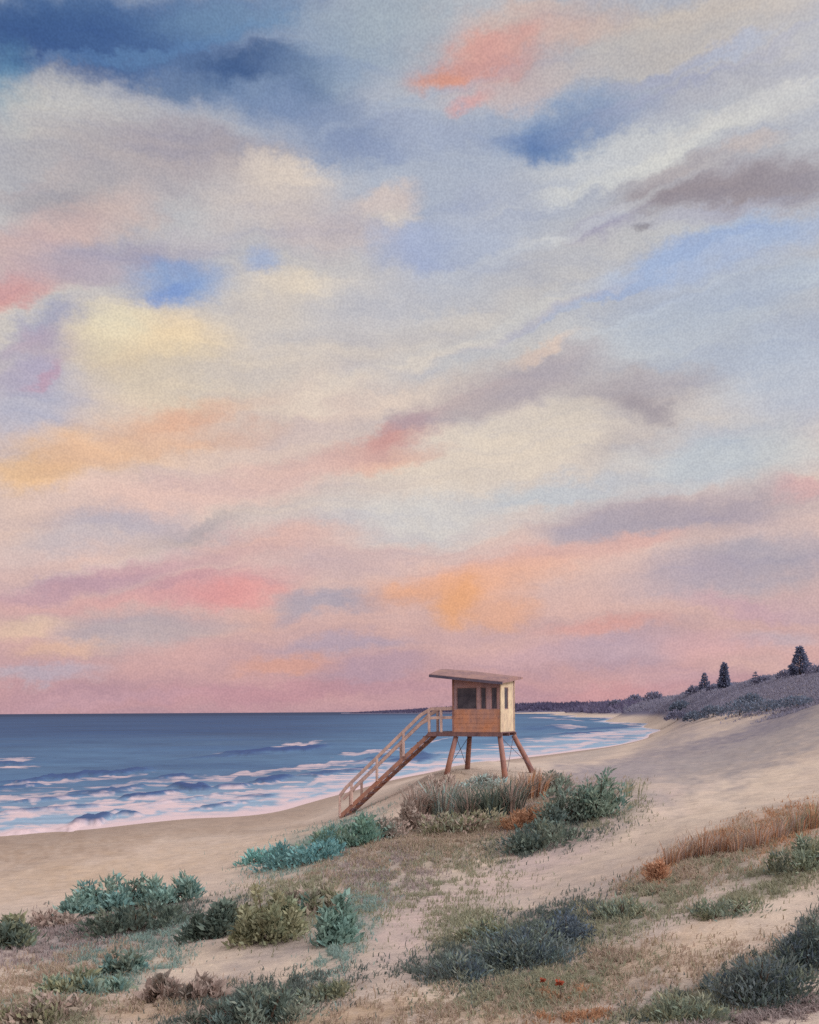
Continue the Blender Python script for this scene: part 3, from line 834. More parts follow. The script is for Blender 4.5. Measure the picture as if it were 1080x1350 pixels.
def bush_far(px, py, wpx, hpx, label, cols, n=320, group='bushes on the hill'):
    u, d, s = spot(px, py)
    root = empty('hill_bush', gpos(u, d)); w, h = wpx / s / 2, hpx / s
    a = RNG.random(n) * 2 * math.pi; r_ = RNG.random(n) ** .5
    lump = .75 + .5 * vnoise(a * 2.2, np.zeros(n), int(px))
    P = np.c_[np.cos(a) * r_ * w * lump, np.sin(a) * r_ * w * .7 * lump, h * np.sqrt(np.clip(1 - r_ ** 2, 0, 1)) * (.35 + .6 * RNG.random(n))]
    P[:, 2] -= h * .08
    Dr = unit(np.c_[P[:, 0] / w, P[:, 1] / w, .5 + P[:, 2] / h] + RNG.normal(size=(n, 3)) * .5)
    lf = 3.6 / s
    V, Fq, T = leaves(P, Dr, lf * (.6 + .8 * RNG.random(n)), lf * .6, tints(cols, n, .12))
    mesh_np('foliage', V, [Fq], FOL, root, {'tint': T})
    mb = MB(); mb.tube([(0, 0, -.6), (.05 * w, 0, h * .5)], [.06 * w, .02 * w], 5); mb.build('stem', STEM, root)
    tag(root, label, 'bush', group)


HCOL = [(112, 110, 130), (104, 106, 126), (120, 115, 132)]  # slate purple of haze put into the leaf colours
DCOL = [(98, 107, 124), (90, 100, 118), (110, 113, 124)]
conifer(929, 911, 18, 24, 'short pine on the ridge left of the tall slender pine', 6)
conifer(955, 910, 17, 36, 'tall slender pine on the ridge standing over the left hill', 9)
conifer(1055, 892, 30, 40, 'largest pine on the ridge near the right edge', 8)
conifer(996, 901, 15, 15, 'tiny pine tip on the ridge between the slender and the largest pine', 4)
for px, py, w_, h_, lb in [
    (812, 931, 16, 7, 'low bush at the left foot of the hill skyline'), (838, 927, 22, 11, 'wide bush on the skyline above the far beach'),
    (862, 924, 22, 12, 'round bush on the skyline left of the rounded crest'), (893, 917, 30, 14, 'rounded crest bush on the skyline left of the short pine'),
    (915, 915, 20, 10, 'bush filling the skyline just left of the short pine'), (941, 911, 18, 9, 'bush between short pine and slender pine'),
    (1006, 902, 22, 10, 'bush at the right side of the tiny pine tip'), (1038, 895, 24, 13, 'bush at the left foot of the largest pine'),
    (1076, 890, 26, 14, 'bush on the skyline at the right edge')]:
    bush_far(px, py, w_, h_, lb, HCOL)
for px, py, w_, h_, lb in [
    (915, 951, 30, 14, 'dark bush lowest on the hill foot beside the pale beach'), (940, 946, 36, 18, 'dark blue bush at the hill foot left of the wide thicket'),
    (975, 944, 50, 22, 'wide dark thicket at the middle of the hill foot'), (1010, 940, 50, 20, 'dark thicket right of the wide thicket'),
    (1050, 934, 56, 18, 'bluish thicket at the hill foot near the right edge'), (898, 938, 26, 14, 'bush on the hill above the end of the far beach'),
    (990, 930, 36, 16, 'small dark bush above the wide thicket')]:
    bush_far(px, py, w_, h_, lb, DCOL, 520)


# heath and far woods, one mass each; haze purple put into the heath tint
def mass(name, label, us, ds, size, cols):
    n = len(us)
    P = np.c_[us * ds, ds, terrain(us, ds) - size * .2]
    Dr = unit(RNG.normal(size=(n, 3)) * .7 + np.array([0, 0, 1.1]))
    V, Fq, T = leaves(P, Dr, size * (.6 + .9 * RNG.random(n)), size * .55, tints(cols, n, .025))
    o = mesh_np(name, V, [Fq], FOL_SOFT, None, {'tint': T})
    tag(o, label, cat='scrub', kind='stuff')


n = 260000
us = RNG.uniform(.235, .62, n); ls = RNG.uniform(math.log(120), math.log(900), n); ds = np.exp(ls)
zz = terrain(us, ds)
dens = sstep(4.6, 7.5, zz + 3 * fbm(us * 40, ls * 9, 55, 4)) * (.75 + .6 * fbm(us * 60, ls * 14, 56, 3))
k = RNG.random(n) < dens
mass('hill_heath', 'heath covering the hill slope, tinted with the purple grey of haze', us[k], ds[k], .0033 * ds[k], [(126, 121, 136), (120, 117, 134), (132, 126, 136), (116, 115, 132)])
n = 30000
us = RNG.uniform(.10, .34, n); ls = RNG.uniform(math.log(700), math.log(2900), n); ds = np.exp(ls)
zz = terrain(us, ds); k = (zz > 3.5) & (RNG.random(n) < .8)
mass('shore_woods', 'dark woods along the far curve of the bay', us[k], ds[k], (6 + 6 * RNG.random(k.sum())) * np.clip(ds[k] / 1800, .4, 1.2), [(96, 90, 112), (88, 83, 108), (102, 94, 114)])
n = 24000
us = RNG.uniform(-.095, .22, n); ds = RNG.uniform(2900, 4200, n)
zz = terrain(us, ds); k = (zz > 1.0)
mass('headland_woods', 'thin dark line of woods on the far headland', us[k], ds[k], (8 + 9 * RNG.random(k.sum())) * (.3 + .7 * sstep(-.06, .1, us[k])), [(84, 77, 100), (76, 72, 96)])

# ------------------------------------------------------------------ lifeguard tower
TH = R(22)
DT = 37.3
uA, _ = unroll(660, 966)
A0 = Vector((uA * DT, DT, 0))          # near corner of the hut
root = empty('lifeguard_tower', (A0.x, A0.y, 3.9))
# local frame: x runs along the front to the left, y to the back, z up (mirrored axes are avoided: x = -e1)
root.rotation_euler = (0, 0, -TH)       # local +x = (cos, -sin), local +y = (sin, cos)
bpy.context.view_layer.update()
PXM = F / DT
ZF = EYE - 28 / PXM - 3.9               # floor level, local
W = 2.04                                # hut side; hut spans x -W..0, y 0..W

front_m = wood_mat('weathered_front_boards', (154, 126, 130), (120, 102, 110), (160, 124, 120))
low_m = wood_mat('orange_stained_boards', (172, 126, 108), (150, 116, 112), (188, 126, 92))
side_m = wood_mat('sunlit_cream_boards', (188, 164, 138), (164, 140, 124), (198, 178, 148))  # lighter than the front: sunlight on this side put into the colour
roof_m = wood_mat('roof_sheeting', (136, 104, 102), (112, 88, 92), (146, 112, 104))
fascia_m = wood_mat('grey_fascia', (84, 76, 92), (66, 62, 80), (96, 84, 94))
deck_m = wood_mat('deck_timber', (112, 84, 86), (84, 66, 74), (126, 92, 86))
leg_m = wood_mat('leg_timber', (136, 98, 92), (104, 78, 78), (152, 106, 90))
rail_m = wood_mat('pale_rail_timber', (182, 154, 146), (146, 120, 118), (194, 162, 150))
str_m = wood_mat('stringer_timber', (158, 118, 104), (126, 98, 94), (176, 114, 86))
frame_m = wood_mat('window_trim', (138, 106, 106), (108, 86, 90), (150, 116, 108))
gl, nt, N, Lk = newmat('dark_window_glass')
out = node(nt, 'ShaderNodeOutputMaterial'); b = node(nt, 'ShaderNodeBsdfPrincipled')
nz = node(nt, 'ShaderNodeTexNoise', ins={'Scale': 2.5, 'Detail': 5})
c = ramp(nt, nz.outputs[0], [(.35, rgba((44, 42, 54))), (.7, rgba((78, 72, 80)))]); Lk.new(c, b.inputs['Base Color'])
b.inputs['Roughness'].default_value = .35; b.inputs['Specular IOR Level'].default_value = .3
Lk.new(b.outputs[0], out.inputs[0])


def roof_z(x, y):
    """underside of the roof: high at left and back"""
    return ZF + 2.05 - .115 * (x + 0.0) + .085 * y


T_ = .07   # wall thickness
ZSILL = ZF + .94
ZHEAD = ZF + 1.86


def wall_strip(mb, axis, a0, a1, z0, z1, off):
    """panel with its top cut to the roof when z1 is None; off: wall plane start"""
    if axis == 'x':
        q = [(a0, off), (a1, off), (a1, off + T_), (a0, off + T_)]
    else:
        q = [(off, a0), (off + T_, a0), (off + T_, a1), (off, a1)]
    top = [z1 if z1 is not None else roof_z(x, y) - .004 for x, y in q]
    mb.hexa([(x, y, z0) for x, y in q] + [(x, y, t) for (x, y), t in zip(q, top)])


def fx(px):   # photo x on the front face -> local x
    u = unroll(px, 940)[0]
    return (DT * u - A0.x) / (math.cos(TH) + math.sin(TH) * u)


wins_f = [(fx(602), fx(629)), (fx(633.5), fx(641.5)), (fx(647.5), fx(656))]
mb = MB()
mbu = MB()
xs = [-W] + [v for p in wins_f for v in p] + [0]
for i in range(0, len(xs), 2):
    wall_strip(mbu, 'x', xs[i], xs[i + 1], ZSILL, ZHEAD, 0)
wall_strip(mbu, 'x', -W, 0, ZHEAD, None, 0)
wall_strip(mbu, 'x', -W, 0, ZF, None, W - T_)                       # back wall
wall_strip(mbu, 'y', T_, W - T_, ZF, None, -W)                      # left wall
wl = mbu.build('wall', front_m, root)
mb = MB(); wall_strip(mb, 'x', -W, 0, ZF, ZSILL, 0)
for k in range(1, 5):                                               # proud battens of the boarding
    z = ZF + k * .188
    mb.box((-W, -.008, z - .006), (0, .001, z + .006))
o = mb.build('lower_panel', low_m, root); o['label'] = 'orange stained lower boards'
mb = MB()
sy0, sy1 = .62, 1.18
wall_strip(mb, 'y', T_, sy0, ZSILL, ZHEAD, -T_); wall_strip(mb, 'y', sy1, W - T_, ZSILL, ZHEAD, -T_)
wall_strip(mb, 'y', T_, W - T_, ZHEAD, None, -T_); wall_strip(mb, 'y', T_, W - T_, ZF, ZSILL, -T_)
o = mb.build('side_wall', side_m, root); o['label'] = 'side wall in a sunlit cream tone'
# corner posts
for cx, cy in ((-W, 0), (0, 0), (0, W), (-W, W)):
    mb = MB(); sx = .05; px_ = cx - (.035 if cx < -.1 else -.035); py_ = cy + (-.035 if cy < .1 else .035)
    zt = roof_z(px_, py_) - .006
    mb.box((min(cx, px_) - .004, min(cy, py_) - .004, ZF - .002), (max(cx, px_) + .03 * (cx < -.1) + .004, max(cy, py_) + .004, zt - .03))
    mb.build('corner_post', side_m if cx > -.1 else leg_m, root)


def window(axis, a0, a1, off, bars=0):
    f = MB(); g = MB(); e = .035
    def bx(p, q, c0, c1, z0, z1, m):
        if axis == 'x': m.box((p, c0, z0), (q, c1, z1))
        else: m.box((c0, p, z0), (c1, q, z1))
    lo, hi = off
    bx(a0, a0 + e, lo, hi, ZSILL, ZHEAD, f); bx(a1 - e, a1, lo, hi, ZSILL, ZHEAD, f)
    bx(a0 + e, a1 - e, lo, hi, ZHEAD - e, ZHEAD, f); bx(a0 + e, a1 - e, lo, hi, ZSILL, ZSILL + e, f)
    for k in range(bars):
        c_ = a0 + (a1 - a0) * (k + 1) / (bars + 1)
        bx(c_ - .012, c_ + .012, lo + .01, hi - .01, ZSILL + e, ZHEAD - e, f)
    w_ = f.build('window', frame_m, root)
    mid = (lo + hi) / 2
    bx(a0 + e, a1 - e, mid - .006, mid + .006, ZSILL + e, ZHEAD - e, g)
    g.build('pane', gl, w_)


for i, (a0, a1) in enumerate(wins_f): window('x', a0, a1, (.012, T_ - .012))
window('y', sy0, sy1, (-T_ + .012, -.012))
# roof
x0, x1, y0, y1 = -2.95, .22, -.42, 2.77
mb = MB(); t0 = .07
nr_ = 9                                                              # gently arched sheeting on a flat soffit


def arch(x, y):
    return t0 + .17 * math.sin(math.pi * min(max((y - y0) / (y1 - y0), 0), 1)) * (1 - .5 * abs((x - x0) / (x1 - x0) - .35))


ys = [y0 + (y1 - y0) * k / nr_ for k in range(nr_ + 1)]; xr = [x0 + (x1 - x0) * k / 6 for k in range(7)]
top = {}; bot = {}
for iy, y in enumerate(ys):
    for ix, x in enumerate(xr):
        top[ix, iy] = len(mb.v); mb.v.append((x, y, roof_z(x, y) + arch(x, y)))
        bot[ix, iy] = len(mb.v); mb.v.append((x, y, roof_z(x, y)))
for iy in range(nr_):
    for ix in range(6):
        mb.f.append((top[ix, iy], top[ix + 1, iy], top[ix + 1, iy + 1], top[ix, iy + 1]))
        mb.f.append((bot[ix, iy], bot[ix, iy + 1], bot[ix + 1, iy + 1], bot[ix + 1, iy]))
    for ix, fl_ in ((0, 1), (6, 0)):
        f_ = (bot[ix, iy], bot[ix, iy + 1], top[ix, iy + 1], top[ix, iy]); mb.f.append(f_[::-1] if fl_ else f_)
for ix in range(6):
    mb.f.append((bot[ix, 0], bot[ix + 1, 0], top[ix + 1, 0], top[ix, 0]))
    mb.f.append((bot[ix, nr_], top[ix, nr_], top[ix + 1, nr_], bot[ix + 1, nr_]))
rf = mb.build('roof', roof_m, root)
mb = MB()
mb.hexa([(x, y, roof_z(x, y) - .05) for x, y in ((x0, y0 - .04), (x1, y0 - .04), (x1, y0 - .003), (x0, y0 - .003))] +
        [(x, y, roof_z(x, y) + .05) for x, y in ((x0, y0 - .04), (x1, y0 - .04), (x1, y0 - .003), (x0, y0 - .003))])
mb.build('fascia', fascia_m, rf)
mb = MB()
for yy in (.35, 1.0, 1.65):
    mb.hexa([(x, y, roof_z(x, y) - .1) for x, y in ((x0 + .1, yy), (-W - .04, yy), (-W - .04, yy + .06), (x0 + .1, yy + .06))] +
            [(x, y, roof_z(x, y) - .003) for x, y in ((x0 + .1, yy), (-W - .04, yy), (-W - .04, yy + .06), (x0 + .1, yy + .06))])
mb.build('rafter', fascia_m, rf)
# deck with edge beams
mb = MB()
XL = -W - 1.12
for k in range(14):
    yy = -.06 + k * (W + .12) / 14
    mb.box((XL, yy, ZF - .045), (.06, yy + (W + .12) / 14 - .012, ZF - .004))
mb.build('deck', deck_m, root)
mb = MB()
for yy in (-.10, W * .5 - .04, W + .02):
    mb.box((XL - .02, yy, ZF - .18), (.09, yy + .08, ZF - .048))
mb.build('beam', deck_m, root)


def gz(lx, ly):
    """ground level under a local point of the tower, local z"""
    wp = root.matrix_world @ Vector((lx, ly, 0))
    return float(terrain(wp.x / wp.y, wp.y)) - 3.9


legs = [((-W + .10, .05), (-W - .36, -.1)), ((-W + .06, W - .05), (-W - .25, W + .45)), ((-.04, .05), (.30, -.25)), ((.0, W - .05), (.92, W + .25))]
tops = []
for (tx, ty), (bx_, by_) in legs:
    mb = MB(); zb = gz(bx_, by_) - .35
    mb.tube([(bx_, by_, zb), ((tx + bx_) / 2, (ty + by_) / 2, (zb + ZF - .05) / 2), (tx, ty, ZF - .18)], [.125, .115, .105], 10)
    mb.build('leg', leg_m, root, smooth=True); tops.append(((bx_, by_, zb + .4), (tx, ty, ZF - .18)))
# thin tie rods
for i, j in ((2, 3), (0, 1)):
    for m_ in (0, 1):
        mb = MB(); a, bq = tops[i][m_], tops[j][1 - m_]
        mb.tube([a, bq], .012, 6); mb.build('tie_rod', fascia_m, root)

# stairs down to the left
SX, SXB = XL, -7.40
ZB = EYE - 138 / (F / 40.4) - 3.9
for yy in (.08, .98):
    mb = MB(); mb.bar((SX + .03, yy, ZF - .10), (SXB, yy, ZB), .08, .17)
    mb.build('stringer', str_m, root, bevel=.008)
ns = 15
for k in range(ns):
    t = (k + .6) / ns; x = SX + (SXB - SX) * t; z = ZF - .06 + (ZB - ZF + .02) * t
    mb = MB(); mb.box((x - .13, .128, z - .02), (x + .13, .932, z + .025)); mb.build('tread', deck_m, root)


def rail(yy):
    pts = [(-W - .01, yy, ZF + .99), (SX + .12, yy, ZF + .97), (SX - .35, yy, ZF + .72), (SXB + .35, yy, ZB + 1.32), (SXB + .05, yy, ZB + .95), (SXB + .04, yy, ZB + .05)]
    for nm, off in (('handrail', 0), ('mid_rail', -.38))[:2 if yy < .5 else 1]:
        mb = MB()
        P = pts if off == 0 else [pts[0], pts[1], pts[2], pts[3], (SXB + .2, yy, ZB + 1.18)]
        for a, b_ in zip(P[:-1], P[1:]):
            s_ = .11 if off == 0 else .09
            mb.bar((a[0], a[1], a[2] + off), (b_[0], b_[1], b_[2] + off), .06, s_ + .03)
        mb.build(nm, rail_m, root, bevel=.01)
    def zr(x):
        for a, b_ in zip(pts[:-1], pts[1:]):
            if min(a[0], b_[0]) <= x <= max(a[0], b_[0]) and a[0] != b_[0]:
                return a[2] + (b_[2] - a[2]) * (x - a[0]) / (b_[0] - a[0])
        return pts[-2][2]
    def zs(x):
        return ZF - .05 if x > SX else ZF - .05 + (ZB - ZF + .1) * (x - SX) / (SXB - SX)
    for x in ((-W - .55, SX + .03, SX - 1.15, SX - 2.4, SXB + .62) if yy < .5 else (SX + .03, SX - 1.7, SXB + .62)):
        mb = MB(); mb.bar((x, yy + .002, zs(x)), (x, yy + .002, zr(x) - .02), .09, .11); mb.build('rail_post', rail_m, root, bevel=.008)


rail(.08 - .07); rail(.98 + .07)
tag(root, 'wooden lifeguard tower on splayed legs with slanting roof and long stair', 'lifeguard tower')

# ------------------------------------------------------------------ sky
SUN_AZ, SUN_EL = R(122), R(32)     # clockwise from the view direction
world = bpy.data.worlds.new('World'); scene.world = world; world.use_nodes = True
nt = world.node_tree
for n_ in list(nt.nodes): nt.nodes.remove(n_)
Lk = nt.links
out = node(nt, 'ShaderNodeOutputWorld'); bg = node(nt, 'ShaderNodeBackground')
tc = node(nt, 'ShaderNodeTexCoord')
sep = node(nt, 'ShaderNodeSeparateXYZ'); Lk.new(tc.outputs['Generated'], sep.inputs[0])


def M(op, a, b=None, c=None):
    n_ = nt.nodes.new('ShaderNodeMath'); n_.operation = op
    for i, v in enumerate((a, b, c)):
        if v is None: continue
        if isinstance(v, bpy.types.NodeSocket): Lk.new(v, n_.inputs[i])
        else: n_.inputs[i].default_value = v
    return n_.outputs[0]


az = M('ARCTAN2', sep.outputs[0], sep.outputs[1]); el = M('ARCSINE', sep.outputs[2])
cmb = node(nt, 'ShaderNodeCombineXYZ'); Lk.new(az, cmb.inputs[0]); Lk.new(el, cmb.inputs[1])
PV = cmb.outputs[0]


def VM(op, a, b):
    n_ = nt.nodes.new('ShaderNodeVectorMath'); n_.operation = op
    for i, v in enumerate((a, b)):
        if isinstance(v, bpy.types.NodeSocket): Lk.new(v, n_.inputs[i])
        else: n_.inputs[i].default_value = v
    return n_.outputs[0]


# stretched, slanting wander of the cloud edges
mpw = node(nt, 'ShaderNodeMapping', vector_type='POINT'); mpw.inputs['Rotation'].default_value = (0, 0, R(-19)); mpw.inputs['Scale'].default_value = (5.0, 11.0, 1)
Lk.new(PV, mpw.inputs[0])
w1 = node(nt, 'ShaderNodeTexNoise', noise_dimensions='2D', ins={'Scale': 1.0, 'Detail': 6, 'Roughness': .66}); Lk.new(mpw.outputs[0], w1.inputs['Vector'])
w2 = node(nt, 'ShaderNodeTexNoise', noise_dimensions='2D', ins={'Scale': 55.0, 'Detail': 3, 'Roughness': .6}); Lk.new(PV, w2.inputs['Vector'])
off = VM('MULTIPLY', VM('SUBTRACT', w1.outputs['Color'], (.5, .5, .5)), (.095, .065, 0))
off2 = VM('MULTIPLY', VM('SUBTRACT', w2.outputs['Color'], (.5, .5, .5)), (.014, .012, 0))
PW = VM('ADD', VM('ADD', PV, off), off2)


def azel(px, py):
    u, v = unroll(px, py)
    a = math.atan(u)
    return a, math.atan(v * math.cos(a))


# clear-air colour by height
elr = M('MULTIPLY', el, 1 / R(42))
def hh(py): return azel(540, py)[1] / R(42)
base_stops = [(0.0, (186, 148, 156)), (hh(905), (194, 152, 156)), (hh(830), (206, 168, 162)), (hh(740), (214, 184, 176)), (hh(640), (214, 194, 184)),
              (hh(480), (203, 195, 188)), (hh(300), (187, 187, 190)), (hh(100), (176, 180, 190)), (.99, (178, 180, 186))]
color = ramp(nt, elr, [(p, rgba(c_)) for p, c_ in base_stops])

